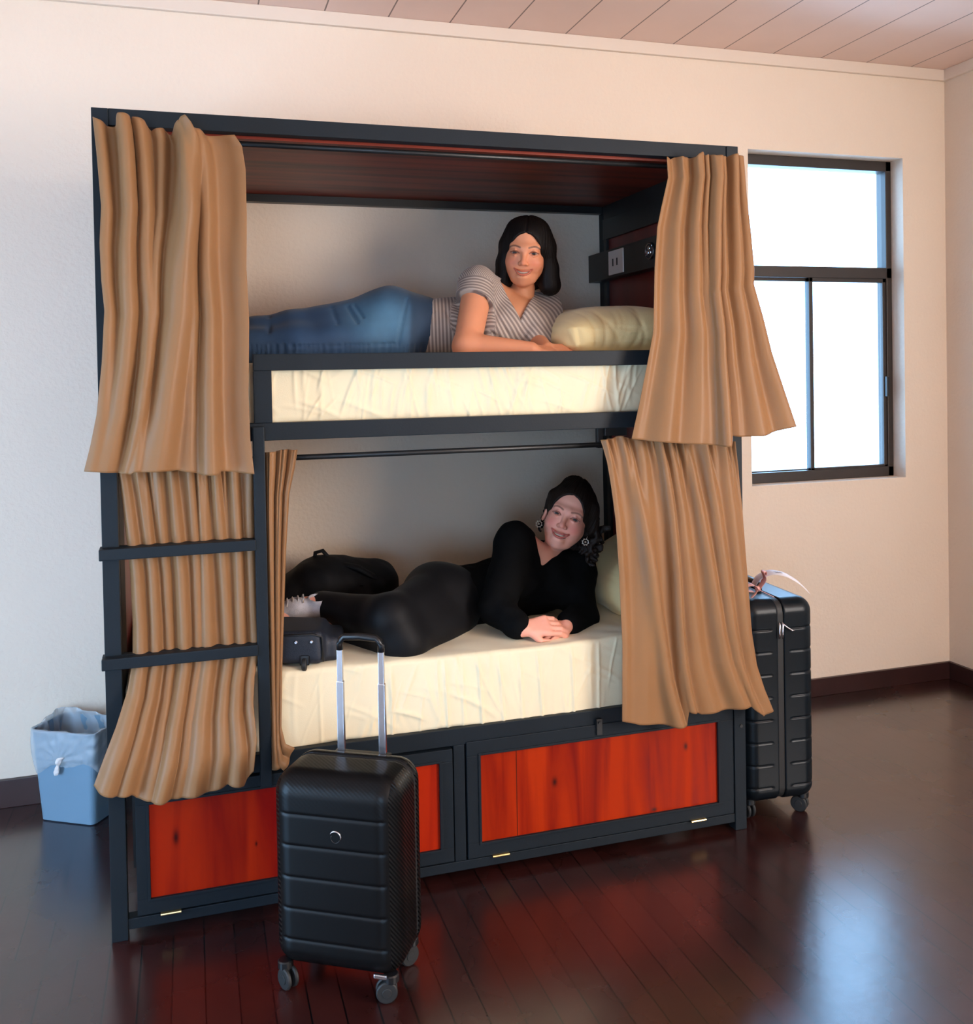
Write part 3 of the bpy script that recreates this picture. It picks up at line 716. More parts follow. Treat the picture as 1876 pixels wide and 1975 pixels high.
case = empty('suitcase', (.622, -.352, 0), -31.6*PI/180, label='small black ribbed cabin suitcase with raised handle standing in front of the bunk bed', cat='suitcase')
W1, T1 = .352, .225
g1 = [.465, .384, .302, .220, .140]
front = lambda X, Y, Z: (1/(1+np.exp((np.abs(X)-(W1/2-.036))/.003)))*(Y < -T1/2+.03)
shell('front_shell', case, W1, T1, .508, .058, .060, -.2, .030, g1, front, M_case1, .003, .0035, .003)
shell('back_shell', case, W1, T1, .508, .058, .060, .046, .2, [], lambda X, Y, Z: 0*X, M_case1, .004)
zs = Solid(np.arange(-W1/2-.01, W1/2+.011, .004), np.arange(-.01, .09, .003), np.arange(.04, .60, .004))
zs.rbox((0, .0, .058+.254), (W1/2-.003, T1/2, .251), .058); zs.half((0, .028, 0), (0, -1, 0)); zs.half((0, .048, 0), (0, 1, 0))
solid_obj('zipper', zs, mat('black_zip_tape', (.004, .004, .005, 1), .7, bump=.3, bscale=500), case, 0)
for x, y, a in ((-.148, -.088, 2.6), (.142, -.082, .4), (-.140, .080, 2.4), (.140, .080, .9)): caster(case, x, y, .0275, a)
tx, ty = .012, .075
hd = empty('telescopic_handle', (0, 0, 0)); hd.parent = case
for sx in (-1, 1):
    x = tx+sx*.060
    t = box('handle_tube', x-.010, x+.010, ty-.006, ty+.006, .53, .755, M_chrome, hd, .002)
    box('handle_tube', x-.008, x+.008, ty-.0045, ty+.0045, .75, .848, M_chrome, hd, .0015)
bm = bmesh.new(); bm_tube(bm, [(tx-.060, ty, .841), (tx-.060, ty, .858), (tx-.056, ty, .870), (tx-.046, ty, .877), (tx, ty, .880), (tx+.046, ty, .877), (tx+.056, ty, .870), (tx+.060, ty, .858), (tx+.060, ty, .841)], .0095, 14)
finish('grip', bm, M_plastic, hd, True)
box('handle_socket', tx-.080, tx+.080, ty-.014, ty+.014, .556, .563, M_plastic, case, .003)
bm = bmesh.new(); bm_tube(bm, [(-.055, -.0, .550), (-.050, -.0, .557), (-.03, 0, .559), (.03, 0, .559), (.050, 0, .557), (.055, 0, .550)], .006, 10, flat=1.8); finish('carry_handle', bm, M_plastic, case, True)
bm = bmesh.new(); bm_tube(bm, [(.010+.015*math.cos(t), -T1/2-.001, .418+.015*math.sin(t)) for t in np.linspace(-.35, 2.7, 16)], [.0007+.0019*math.sin(PI*(i+1)/17) for i in range(16)], 8); finish('emblem', bm, M_chrome, case, True)
bm = bmesh.new(); bm_tube(bm, [(.010+.012*math.cos(t), -T1/2-.0003, .415+.012*math.sin(t)) for t in np.linspace(2.6, 6, 12)], .0012, 6); finish('emblem', bm, M_plastic, case, True)
bm = bmesh.new(); bm_box(bm, .105, .140, -T1/2+.002, -T1/2+.010, .066, .078, .003); finish('corner_plate', bm, M_chrome, case)

big = empty('suitcase', (2.222, .262, 0), (90-4)*PI/180, label='large black hard-shell suitcase with horizontal grooves standing right of the bunk bed', cat='suitcase')
W2, T2 = .50, .275
g2 = [.675-.0795*k for k in range(8)]
grv = lambda X, Y, Z: (1/(1+np.exp(-(np.abs(Y)-.035)/.002)))
shell('front_shell', big, W2, T2, .715, .062, .05, .012, .3, g2, grv, M_case2, .0035, .0045, .0028)
shell('back_shell', big, W2, T2, .715, .062, .05, -.3, -.012, g2, grv, M_case2, .0035, .0045, .0028)
zs = Solid(np.arange(-W2/2-.01, W2/2+.011, .005), np.arange(-.025, .026, .003), np.arange(.04, .80, .005))
zs.rbox((0, .0, .062+.3575), (W2/2-.004, T2/2, .3535), .048); zs.half((0, -.013, 0), (0, -1, 0)); zs.half((0, .013, 0), (0, 1, 0))
solid_obj('zipper', zs, M_rubber, big, 0)
for x, y, a in ((-.205, .105, 3.4), (-.205, -.105, 3.9), (.205, .105, 3.2), (.205, -.105, 3.2)): caster(big, x, y, .029, a)
bm = bmesh.new(); bm_tube(bm, [(-.10, .0, .777), (-.095, 0, .795), (-.07, 0, .806), (.03, 0, .806), (.055, 0, .795), (.06, 0, .777)], .010, 10, flat=1.5); finish('carry_handle', bm, M_plastic, big, True)
for yy in (-.004, .008):
    bm = bmesh.new(); x0 = -W2/2-.004
    bm_tube(bm, [(x0, yy, .700), (x0-.004, yy, .690), (x0-.006, yy+.002, .668), (x0-.006, yy+.003, .645)], .0035, 8, flat=.6); finish('zip_puller', bm, M_chrome, big, True)
bm = bmesh.new(); bm_tube(bm, [(W2*-.5-.006, -.002, .697), (-W2/2-.010, -.018, .683), (-W2/2-.011, -.038, .670), (-W2/2-.011, -.046, .671)], .003, 8); finish('zip_cord', bm, M_chrome, big, True)

# flight tag and ribbon on the big case
M_paper = mat('white_paper', lin(235, 228, 228), .6, var=.03)
M_pink = mat('pink_ribbon', lin(214, 158, 148), .55, var=.08, vscale=40)
def strip(name, pts, wvec, wd, m, parent=None, thick=.0008):
    pts = np.array(pts, float); t = np.linspace(0, 1, len(pts)); tt = np.linspace(0, 1, 40)
    sm = np.stack([np.interp(tt, t, pts[:, i]) for i in range(3)], -1)
    for _ in range(6): sm[1:-1] = (sm[:-2]+sm[1:-1]*2+sm[2:])/4
    wv = np.array(wvec, float); wv = wv/np.linalg.norm(wv)
    Pm = np.stack([sm+wv*wd*k for k in (-.5, -.17, .17, .5)], 1)
    return grid_mesh(name, Pm, m, parent, thick)
tagp = strip('flight_tag', [(2.19, .16, .800), (2.19, .13, .835), (2.215, .09, .862), (2.25, .05, .858), (2.285, .02, .832), (2.31, .0, .800)], (.35, .9, .1), .058, M_paper)
tag(tagp, 'white paper airline tag looped through the handle of the large suitcase', 'luggage tag')
bm = bmesh.new()
for k in range(4): bm_box(bm, 2.222+k*.007, 2.225+k*.007, .058, .080, .8635-.001*k, .8642-.001*k)
bars = finish('barcode', bm, mat('tag_grey_print', lin(150, 140, 140), .7), None)
bars.parent = tagp
rb = empty('ribbon', (2.17, .10, .78), label='pink ribbon tied in a bow on top of the large suitcase', cat='ribbon')
for pts in ([(0, 0, .02), (-.03, -.02, .045), (-.055, -.01, .04), (-.05, 0, .02), (-.02, 0, .015)], [(0, 0, .02), (.02, -.02, .06), (.012, -.01, .085), (.035, 0, .085), (.02, 0, .04), (0, 0, .02)]):
    strip('bow_loop', pts, (0, 1, .2), .022, M_pink, rb)
for pts in ([(0, 0, .02), (-.03, -.03, .012), (-.06, -.05, .006)], [(0, 0, .02), (.015, -.04, .01), (.03, -.055, .002)]):
    strip('ribbon_tail', pts, (.3, .9, 0), .018, M_pink, rb)
bm = bmesh.new(); bmesh.ops.create_icosphere(bm, subdivisions=2, radius=.011); bmesh.ops.translate(bm, vec=(0, 0, .022), verts=bm.verts); finish('knot', bm, M_pink, rb, True)

# ------------------------------------------------------------------ waste bin
M_bin = mat('pale_blue_plastic', lin(112, 142, 164), .4, var=.03)
bin_ = empty('waste_bin', (-.172, .905, 0), -31.8*PI/180, label='pale blue plastic waste bin by the back wall, left of the bunk bed', cat='waste bin')
def rrect(w, d, r, n=10):
    out = []
    for cx, cy, a0 in ((w/2-r, d/2-r, 0), (-w/2+r, d/2-r, PI/2), (-w/2+r, -d/2+r, PI), (w/2-r, -d/2+r, 1.5*PI)):
        for a in np.linspace(a0, a0+PI/2, n): out.append((cx+r*math.cos(a), cy+r*math.sin(a)))
    dense = []; out.append(out[0]); out = np.array(out)
    seg = np.linalg.norm(np.diff(out, axis=0), axis=1); cum = np.concatenate([[0], np.cumsum(seg)]); t = np.linspace(0, cum[-1], 161)
    return np.stack([np.interp(t, cum, out[:, 0]), np.interp(t, cum, out[:, 1])], -1)
BW, BD, TW, TD, BH = .225, .150, .268, .185, .335
rows = []
for z, f, ins in ((.0, 0, .02), (.0, 0, .006), (.004, 0, 0), (BH*.5, .5, 0), (BH, 1, 0), (BH, 1, .006), (BH*.5, .5, .005), (.008, 0, .006), (.008, 0, .03)):
    rr = rrect(BW+(TW-BW)*f-2*ins, BD+(TD-BD)*f-2*ins, .022); rows.append(np.column_stack([rr, np.full(len(rr), z)]))
bm = bmesh.new(); rings = [[bm.verts.new(p) for p in r[:-1]] for r in rows]
for a, b in zip(rings[:-1], rings[1:]):
    for k in range(160): bm.faces.new((a[k], a[(k+1) % 160], b[(k+1) % 160], b[k]))
bm.faces.new(rings[0][::-1]); bm.faces.new(rings[-1]); finish('bin_body', bm, M_bin, bin_)
M_liner = bpy.data.materials.new('clear_bin_liner'); M_liner.use_nodes = True
nt = M_liner.node_tree; pb = nt.nodes['Principled BSDF']; pb.inputs['Base Color'].default_value = lin(205, 214, 220); pb.inputs['Roughness'].default_value = .25
tr = nt.nodes.new('ShaderNodeBsdfTransparent'); tr.inputs[0].default_value = (.92, .95, .97, 1); mx = nt.nodes.new('ShaderNodeMixShader'); mx.inputs[0].default_value = .42
nt.links.new(tr.outputs[0], mx.inputs[1]); nt.links.new(pb.outputs[0], mx.inputs[2]); nt.links.new(mx.outputs[0], nt.nodes['Material Output'].inputs[0])
nv = 46; Pm = np.zeros((161, nv, 3)); th = np.linspace(0, 2*PI, 161)
knot = np.array([-.005, -TD/2-.004, .235])
for j in range(nv):
    t = j/(nv-1)           # 0 = lower outside hem, .45 = rim, 1 = down inside
    if t < .45:
        f = t/.45; z0 = .205+.018*np.sin(3*th+1)+.012*np.sin(7*th); z = z0+(BH+.004-z0)*f; ins = -.004-.006*np.sin(PI*f); fr = np.clip(z/BH, 0, 1)
    else:
        f = (t-.45)/.55; back = np.clip(np.sin(th-.3), 0, 1)
        z = BH+.004+.040*back*np.sin(PI*np.clip(f*2.2, 0, 1))-.16*f**1.4; ins = .004+.018*f+.012*f*np.sin(5*th)+.006*np.sin(11*th+9*f); fr = np.clip(z/BH, 0, 1)
    base = rrect(1, 1, .12); bw = BW+(TW-BW)*fr-2*ins; bd = BD+(TD-BD)*fr-2*ins
    Pm[:, j, 0] = base[:, 0]*bw; Pm[:, j, 1] = base[:, 1]*bd; Pm[:, j, 2] = z
X, Y, Z = Pm[..., 0], Pm[..., 1], Pm[..., 2]
outm = np.linspace(0, 1, nv)[None, :] < .45
dx, dz = X-knot[0], Z-knot[2]; rr_ = np.sqrt(dx**2+dz**2); an = np.arctan2(dz, dx); frontm = np.exp(-((Y-knot[1])/.03)**2)*outm
Y -= frontm*(.012*np.exp(-(rr_/.03)**2)+.0035*np.sin(an*13)*np.exp(-(rr_/.08)**2))
wn = .0022*wob(X, Y, Z, 75, 4)+.0012*wob(X, Y, Z, 160, 6); Y -= wn*np.sign(-Y+1e-6)*1.0; X += wn
Pm[-1] = Pm[0]
grid_mesh('bin_liner', Pm, M_liner, bin_)
s = Solid(np.arange(-.05, .05, .0025), np.arange(-.15, -.07, .0025), np.arange(.16, .28, .0025))
s.ell(knot+np.array([0, -.008, 0]), (.011, .010, .012)); s.cone(knot+np.array([0, -.008, -.002]), knot+np.array([-.012, -.006, -.042]), .006, .012, .006, flat=((0, 1, 0), .3))
s.cone(knot+np.array([0, -.008, 0]), knot+np.array([.016, -.004, .012]), .006, .004, .006)
solid_obj('liner_knot', s, M_white, bin_, 1, lambda V: .0012*wob(V[:, 0], V[:, 1], V[:, 2], 300, 2))

# ------------------------------------------------------------------ bags on the lower bunk
M_cloth = mat('black_nylon', (.004, .004, .005, 1), .7, var=.2, bump=.15, bscale=400, spec=.2)
M_navy = mat('navy_nylon', (.010, .014, .024, 1), .55, var=.15, bump=.2, bscale=420)
bp_ = empty('backpack', tuple(at(650, 1150, .76)*[1, 1, 0]+[0, 0, ML]), label='slouched black backpack lying on the lower bunk behind the trainers', cat='backpack')
O = np.array(bp_.location)
s = Solid(np.arange(.38, 1.08, .007)-O[0], np.arange(.52, 1.04, .008)-O[1], np.arange(.66, 1.0, .006)-O[2])
A = lambda px, py, Y: at(px, py, Y)-O
s.cone(A(555, 1165, .74), A(620, 1125, .76), .10, .10, .05, flat=((0, 1, 0), 1.3)); s.cone(A(620, 1125, .76), A(730, 1125, .78), .105, .085, .05, flat=((0, 1, 0), 1.3))
s.ell(A(725, 1115, .76), (.065, .13, .055), k=.03); s.ell(A(600, 1190, .72), (.16, .15, .08), k=.05); s.ell(A(700, 1175, .76), (.12, .15, .09), k=.05)
s.cone(A(560, 1135, .78), A(615, 1090, .78), .04, .03, .04)
s.D = np.maximum(s.D, (ML+.003-O[2]-s._xyz((slice(None),)*3)[2]).astype(np.float32)+0*s.D)
solid_obj('bag_body', s, M_cloth, bp_, 2, lambda V: .005*wob(V[:, 0], V[:, 1], V[:, 2], 22, 3)+.002*wob(V[:, 0], V[:, 1], V[:, 2], 60, 5))
tube('grab_loop', [A(606, 1085, .77), A(608, 1066, .765), A(622, 1062, .76), A(634, 1076, .76), A(640, 1088, .77)], .008, M_cloth, bp_, flat=1.6)
tube('shoulder_strap', [A(640, 1085, .73), A(690, 1095, .68), A(735, 1120, .66), A(750, 1160, .66)], .011, M_cloth, bp_, flat=1.8)
tube('zipper', [A(560, 1150, .66), A(620, 1125, .64), A(700, 1130, .65)], .003, M_plastic, bp_)
wb = empty('wheeled_bag', (.555, .165, ML), -14*PI/180, label='small navy wheeled bag with metal studs at the foot of the lower bunk', cat='bag')
s = Solid(np.arange(-.17, .17, .005), np.arange(-.14, .18, .005), np.arange(-.01, .16, .005))
s.rbox((-.03, .0, .062), (.115, .10, .052), .022); s.rbox((.07, .03, .045), (.06, .09, .036), .02, k=.03)
solid_obj('bag_body', s, M_navy, wb, 2, lambda V: .003*wob(V[:, 0], V[:, 1], V[:, 2], 30, 7))
bm = bmesh.new(); bm_tube(bm, [(-.14, -.099, .105), (.06, -.101, .105), (.082, -.098, .095), (.086, -.096, .02)], .003, 8); finish('piping', bm, M_black, wb, True)
for x, z in ((.005, .083), (.052, .083), (-.048, .045)): disc('stud', (x, -.103, z), (0, 1, 0), .0055, .006, M_chrome, wb, 16, .002)
bm = bmesh.new(); bm_disc(bm, (.030, -.108, .016), (1, 0, 0), .019, .014, 24, .003); wq = finish('wheel', bm, M_rubber, wb)
bm = bmesh.new(); bm_box(bm, .016, .045, -.108, -.09, .012, .042, .004); finish('wheel_housing', bm, M_plastic, wq)

# ------------------------------------------------------------------ people
def skin_mat(name, rough=.5):
    m = mat(name, (1, 1, 1, 1), rough, var=.04, vscale=14, bump=.06, bscale=500, attr='tint', spec=.35)
    b = m.node_tree.nodes['Principled BSDF']; b.inputs['Subsurface Weight'].default_value = .12
    b.inputs['Subsurface Radius'].default_value = (1, .35, .2); b.inputs['Subsurface Scale'].default_value = .012
    return m
M_skin = skin_mat('skin')
def hair_mat(name, col):
    m = mat(name, col, .55, var=.25, vscale=30, spec=.15); nt = m.node_tree; N = nt.nodes; K = nt.links; b = N['Principled BSDF']
    a = N.new('ShaderNodeAttribute'); a.attribute_name = 'tint'; sp = N.new('ShaderNodeSeparateXYZ'); K.new(a.outputs['Vector'], sp.inputs[0])
    cb = N.new('ShaderNodeCombineXYZ'); K.new(mathn(N, K, 'MULTIPLY', sp.outputs[0], 260), cb.inputs[0]); K.new(mathn(N, K, 'MULTIPLY', sp.outputs[1], 6), cb.inputs[1])
    n = N.new('ShaderNodeTexNoise'); n.inputs['Scale'].default_value = .35; n.inputs['Detail'].default_value = 4; K.new(cb.outputs[0], n.inputs['Vector'])
    bp = N.new('ShaderNodeBump'); bp.inputs['Strength'].default_value = .7; bp.inputs['Distance'].default_value = .004
    K.new(n.outputs['Fac'], bp.inputs['Height']); K.new(bp.outputs[0], b.inputs['Normal']); return m
M_lens = mat('eyeball', (1, 1, 1, 1), .3, attr='tint', spec=.25)
M_teeth = mat('teeth', lin(188, 164, 146), .3)

class Head:
    """local frame: x to the picture's right, y out of the face, z up; origin between the eyes' level, mid skull"""
    def __init__(self, px, py, Y, roll, s, turn=0.0, nod=0.0):
        self.s = s; eye = at(px, py, Y)
        F = CAM-eye; F /= np.linalg.norm(F)
        r = RT*math.cos(roll)-UP*math.sin(roll); r -= F*(r@F); r /= np.linalg.norm(r); u = np.cross(F, r) ; u = u if u@UP > 0 else -u
        F2 = F*math.cos(turn)+r*math.sin(turn); r2 = r*math.cos(turn)-F*math.sin(turn)
        F3 = F2*math.cos(nod)-u*math.sin(nod); u3 = u*math.cos(nod)+F2*math.sin(nod)
        self.R = np.stack([r2, F3, u3], 1); self.o = eye-F3*.078*s
    def w(self, p): return self.o+self.s*(self.R@np.array(p, float))
    def l(self, V): return ((V-self.o)@self.R)/self.s
    def ell(self, sol, c, r, k=.012, op='add'): sol.ell(self.w(c), np.array(r)*self.s, self.R, k, op)
    def cone(self, sol, a, b, ra, rb, k=.01, op='add', flat=None):
        sol.cone(self.w(a), self.w(b), ra*self.s, rb*self.s, k, op, None if flat is None else (self.R@np.array(flat[0], float), flat[1]))
def chain(fn, pts, rs, k):
    for a, b, ra, rb in zip(pts[:-1], pts[1:], rs[:-1], rs[1:]): fn(a, b, ra, rb, k)
_q = lambda x: 1-(abs(x)/.030)**2
UPLIP = [(x, .0785+.0135*_q(x), -.0525-.0062*_q(x)-.0008*math.exp(-(x/.003)**2)) for x in np.linspace(-.030, .030, 11)]
LOLIP = [(x, .0785+.0115*_q(x), -.0530-.0185*(1-(abs(x)/.030)**2.3)) for x in np.linspace(-.030, .030, 11)]
BROW = [(-.051, .064, .0150), (-.045, .071, .0195), (-.038, .077, .0222), (-.031, .081, .0225), (-.023, .085, .0207), (-.015, .087, .0178)]
def face(hd, s, sm=1.0, jaw=1.0):
    E, C = hd.ell, hd.cone
    E(s, (0, -.015, .035), (.075, .090, .083), .02)
    E(s, (0, .018, -.024), (.064, .066, .080), .02)
    E(s, (0, .046, -.088), (.026*jaw, .030, .026), .026)
    for q in (-1, 1):
        E(s, (q*.035, .050, -.034), (.025, .025, .025), .022)
        C(s, (q*.049, .006, -.040), (q*.026, .040, -.084), .016*jaw, .017, .02)
        C(s, (q*.010, .0775, .017), (q*.042, .067, .020), .0085, .0070, .022)
    C(s, (0, .078, .010), (0, .096, -.026), .0065, .0085, .012)
    E(s, (0, .098, -.032), (.0095, .0105, .0090), .008)
    for q in (-1, 1):
        E(s, (q*.0115, .0895, -.0355), (.0068, .0085, .0065), .006)
        E(s, (q*.0058, .0975, -.0415), (.0030, .0040, .0025), .002, 'cut')
    for q in (-1, 1):
        E(s, (q*.0315, .084, -.0005), (.0160, .0130, .0056), .004, 'cut')
        C(s, (q*.017, .0770, .0020), (q*.031, .0800, .0085), .0030, .0038, .004); C(s, (q*.031, .0800, .0085), (q*.047, .0690, .0020), .0038, .0028, .004)
        C(s, (q*.018, .0755, -.0035), (q*.031, .0775, -.0085), .0025, .0035, .004); C(s, (q*.031, .0775, -.0085), (q*.046, .0680, -.0030), .0035, .0025, .004)
        E(s, (q*.076, -.012, -.012), (.007, .017, .029), .006); E(s, (q*.079, -.004, -.034), (.005, .009, .010), .005)
    E(s, (0, .090, -.0635), (.0245, .018, .0060), .003, 'cut'); E(s, (0, .074, -.079), (.018, .012, .008), .016)
    chain(lambda a, b, ra, rb, k: C(s, a, b, ra, rb, k), UPLIP, [.0013+.0015*_q(p[0]) for p in UPLIP], .003)
    chain(lambda a, b, ra, rb, k: C(s, a, b, ra, rb, k), LOLIP, [.0013+.0023*_q(p[0]) for p in LOLIP], .003)
    for q in (-1, 1):   # smile folds
        C(s, (q*.020, .0925, -.036), (q*.037, .0770, -.060), .0012, .0016, .006, 'cut')
def dist_chain(L, pts, wts=(1, 1, 1)):
    best = np.full(len(L), 9.)
    wv = np.array(wts)
    for a, b in zip(pts[:-1], pts[1:]):
        a = np.array(a)*wv; b = np.array(b)*wv; p = L*wv; d = b-a; t = np.clip(((p-a)@d)/(d@d), 0, 1); best = np.minimum(best, np.linalg.norm(p-a-t[:, None]*d, axis=1))
    return best
def face_tint(hd, V, base, blush, lips, brow, lash, C):
    L = hd.l(V); m = np.linalg.norm(L, axis=1) < .16
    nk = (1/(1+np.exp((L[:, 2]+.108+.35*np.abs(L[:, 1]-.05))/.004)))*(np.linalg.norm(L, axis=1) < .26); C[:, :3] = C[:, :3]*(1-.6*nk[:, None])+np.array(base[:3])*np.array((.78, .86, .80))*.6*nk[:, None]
    def mixc(w, col): 
        C[:, :3] = C[:, :3]*(1-w[:, None])+np.array(col[:3])*w[:, None]
    f = lambda w: np.where(m, w, 0)
    for q in (-1, 1):
        mixc(f(.55*np.exp(-(((L[:, 0]-q*.040)/.020)**2+((L[:, 2]+.034)/.018)**2))*(L[:, 1] > .02)), blush)
    mixc(f(.35*np.exp(-((L[:, 0]/.012)**2+((L[:, 2]+.032)/.014)**2))*(L[:, 1] > .06)), blush)
    wl = (1, .4, 1)
    dl = np.minimum(dist_chain(L, UPLIP, wl)-.0022, dist_chain(L, LOLIP, wl)-.0032); mixc(f(.85*np.clip(1-dl/.0016, 0, 1)*(L[:, 1] > .06)), lips)
    ins = ((L[:, 0]/.024)**2+((L[:, 2]+.0655)/.0062)**2 < 1) & (L[:, 1] < .086) & (L[:, 1] > .05); mixc(f(ins*.9), (.03, .006, .005))
    for q in (-1, 1):
        B_ = [(q*-x if q > 0 else x, y, z) for x, y, z in BROW]
        db = dist_chain(L, B_, (1, .3, 1)); mixc(f(np.clip(1.4-db/.0030, 0, 1)*.85*(L[:, 1] > .04)), brow)
        U_ = [(q*.0165, .078, -.0015), (q*.024, .082, .0052), (q*.034, .082, .0062), (q*.048, .07, -.0005)]
        de = dist_chain(L, U_, (1, .25, 1)); mixc(f(np.clip(1.3-de/.0022, 0, 1)*.95*(L[:, 1] > .04)), lash)
        U2 = [(q*.020, .078, -.0045), (q*.031, .08, -.0066), (q*.045, .07, -.0030)]
        de = dist_chain(L, U2, (1, .25, 1)); mixc(f(np.clip(1.1-de/.0020, 0, 1)*.55*(L[:, 1] > .04)), lash)
        sh = np.exp(-(((L[:, 0]-q*.031)/.018)**2+((L[:, 2]-.001)/.010)**2)); mixc(f(.25*sh*(L[:, 1] > .04)), blush)
    return C
def eyes(hd, root, look=(0, 0)):
    for q in (-1, 1):
        bm = bmesh.new(); bmesh.ops.create_uvsphere(bm, u_segments=40, v_segments=28, radius=.0118*hd.s); c = hd.w((q*.0315, .0665, -.0003)); bmesh.ops.translate(bm, vec=c, verts=bm.verts)
        o = finish('eye', bm, M_lens, root, True); V = np.array([v.co for v in o.data.vertices]); L = hd.l(V)-np.array((q*.0315, .0665, -.0003))
        L = L/np.linalg.norm(L, axis=1)[:, None]; d = np.array([look[0], 1, look[1]]); d = d/np.linalg.norm(d); an = np.arccos(np.clip(L@d, -1, 1))*.0118
        C = np.ones((len(V), 4)); C[:, :3] = (.27, .20, .17); C[an < .0070, :3] = (.022, .010, .006); C[an < .0028, :3] = (.004, .004, .004); paint(o, C)
def teeth(hd, root):
    s = Solid(*[np.arange(hd.w((0, .07, -.065))[i]-.035, hd.w((0, .07, -.065))[i]+.035, .0018) for i in range(3)])
    hd.ell(s, (0, .0735, -.0640), (.0235, .0150, .0062), .001)
    for k in range(-3, 4): hd.cone(s, (k*.0062, .0895-abs(k)*.0014, -.057), (k*.0062, .0895-abs(k)*.0014, -.072), .0005, .0005, .001, 'cut')
    solid_obj('teeth', s, M_teeth, root, 0)
def wedge(sol, apex, axis2, half, length, depth, dmin=-.2):
    """V-shaped opening in a garment's front"""
    ax_ = RT*axis2[0]+UP*axis2[1]; ax_ = ax_/np.linalg.norm(ax_); sd = np.cross(FW, ax_); sh, ch = math.sin(half), math.cos(half); R_ = length+.2
    def fn(X, Y, Z):
        p = (X-apex[0], Y-apex[1], Z-apex[2]); b = p[0]*ax_[0]+p[1]*ax_[1]+p[2]*ax_[2]; a = np.abs(p[0]*sd[0]+p[1]*sd[1]+p[2]*sd[2]); c = p[0]*FW[0]+p[1]*FW[1]+p[2]*FW[2]
        return np.maximum(np.maximum(a*ch-b*sh, b-length), c-depth)
    sol.put(fn, np.array(apex)-R_, np.array(apex)+R_, .003, 'cut')
def hand(sol, wrist, d, n, curl, sc=1.0, thumb=1, spread=.0, k=.006, thumbdir=None):
    d = np.array(d, float); d /= np.linalg.norm(d); n = np.array(n, float); n -= d*(n@d); n /= np.linalg.norm(n); sd = np.cross(n, d); wr = np.array(wrist, float)
    for i in range(4):
        o = (i-1.5)*.0185*sc
        sol.cone(wr+sd*o*.5+d*.008*sc, wr+d*(.080-.004*abs(i-1))*sc+sd*o, .0135*sc, .0108*sc, .012)
    lens = [.040, .045, .042, .033]; tips = []
    for i in range(4):
        o = (i-1.5)*.0190*sc; p = wr+d*(.080-.004*abs(i-1))*sc+sd*o; a = curl*.35+.05*i*curl
        for j, (f, r0, r1) in enumerate(((1, .0092, .0083), (.62, .0084, .0076), (.5, .0076, .0060))):
            dd = d*math.cos(a)-n*math.sin(a)+sd*(i-1.5)*spread; dd /= np.linalg.norm(dd); q = p+dd*lens[i]*f*sc
            sol.cone(p, q, r0*sc, r1*sc, .003); p = q; a += curl*(.62 if j == 0 else .5)
        tips.append(p)
    b = wr+d*.022*sc+sd*thumb*.022*sc; m = b+(d*.62+sd*thumb*.62-n*.35)*.038*sc if thumbdir is None else b+np.array(thumbdir)*.040*sc
    sol.cone(b, m, .0135*sc, .0105*sc, .008); e = m+(d*.95-n*.25+sd*thumb*.05)*.030*sc; sol.cone(m, e, .0100*sc, .0090*sc, .003); sol.cone(e, e+(d*.9-n*.35)*.022*sc, .0090*sc, .0070*sc, .003)

# ---- woman on the upper bunk
W = at
hdU = Head(1011, 488, .30, math.radians(4), 1.06, turn=-.06, nod=.04)
PU = empty('person', (1.0, .5, MU), label='person in grey striped top and blue jeans lying propped up on the upper bunk', cat='person')
PO = np.array(PU.location)
def local(o): o.data.transform(Matrix.Translation(-Vector(PO_cur))); return o
U = dict(pel=W(752, 632, .52), wai=W(845, 634, .46), che=W(980, 622, .42), nk=W(1000, 588, .42), sl=W(922, 552, .37), sr=W(1052, 600, .46), el=W(900, 652, .235), er=W(1032, 660, .33))
wl = np.array([W(1040, 688, .15)[0]-.03, .15, MU+.032]); hl = np.array([1.0, .12, -.05])
el2 = np.array([U['el'][0], .235, MU+.048])
wr2 = W(1052, 674, .20)
axu = (axes_for([(-.02, 1.12, .010), (1.12, 1.28, .004), (1.28, 1.52, .0021), (1.52, 1.68, .0030)]), axes_for([(.06, .18, .0032), (.18, .30, .0022), (.30, .46, .0035), (.46, .72, .009)]), axes_for([(1.60, 1.72, .0032), (1.72, 1.86, .006), (1.86, 2.10, .0021)]))
s = Solid(*axu)
legs = lambda s, g: (
    s.cone(W(745, 628, .52), W(560, 643, .50), .105+g, .066+g, .05), s.cone(W(560, 643, .50), W(400, 655, .52), .068+g, .042+g, .03),
    s.cone(W(760, 655, .44), W(575, 668, .42), .085+g, .058+g, .05), s.cone(W(575, 668, .42), W(420, 668, .45), .060+g, .040+g, .03),
    s.ell(W(755, 622, .50), (.125+g, .13+g, .112+g), k=.05))
legs(s, 0)
chain(s.cone, [U['pel'], U['wai'], U['che']], [.108, .082, .105], .05)
s.ell(W(985, 618, .43), (.125, .10, .085), k=.04)
chain(s.cone, [U['sl'], W(988, 588, .44), U['sr']], [.055, .046, .052], .03); s.cone(W(1003, 592, .41), hdU.w((0, -.040, -.06)), .047, .042, .006)
s.cone(U['sl'], el2, .053, .047, .03); s.cone(el2, wl, .047, .027, .02)
s.cone(U['sr'], U['er'], .052, .045, .03); s.cone(U['er'], wr2, .042, .027, .02)
face(hdU, s)
hand(s, wl+np.array([.01, 0, -.004]), (1, .18, .0), (.1, -.45, 1), .55, .95, 1)
hand(s, wr2, (1, -.2, -.05), (0, -.6, 1), .7, .92, -1)
for q in (W(392, 655, .52), W(412, 668, .45)): s.cone(q, q+np.array([-.03, -.10, .02]), .036, .026, .03)
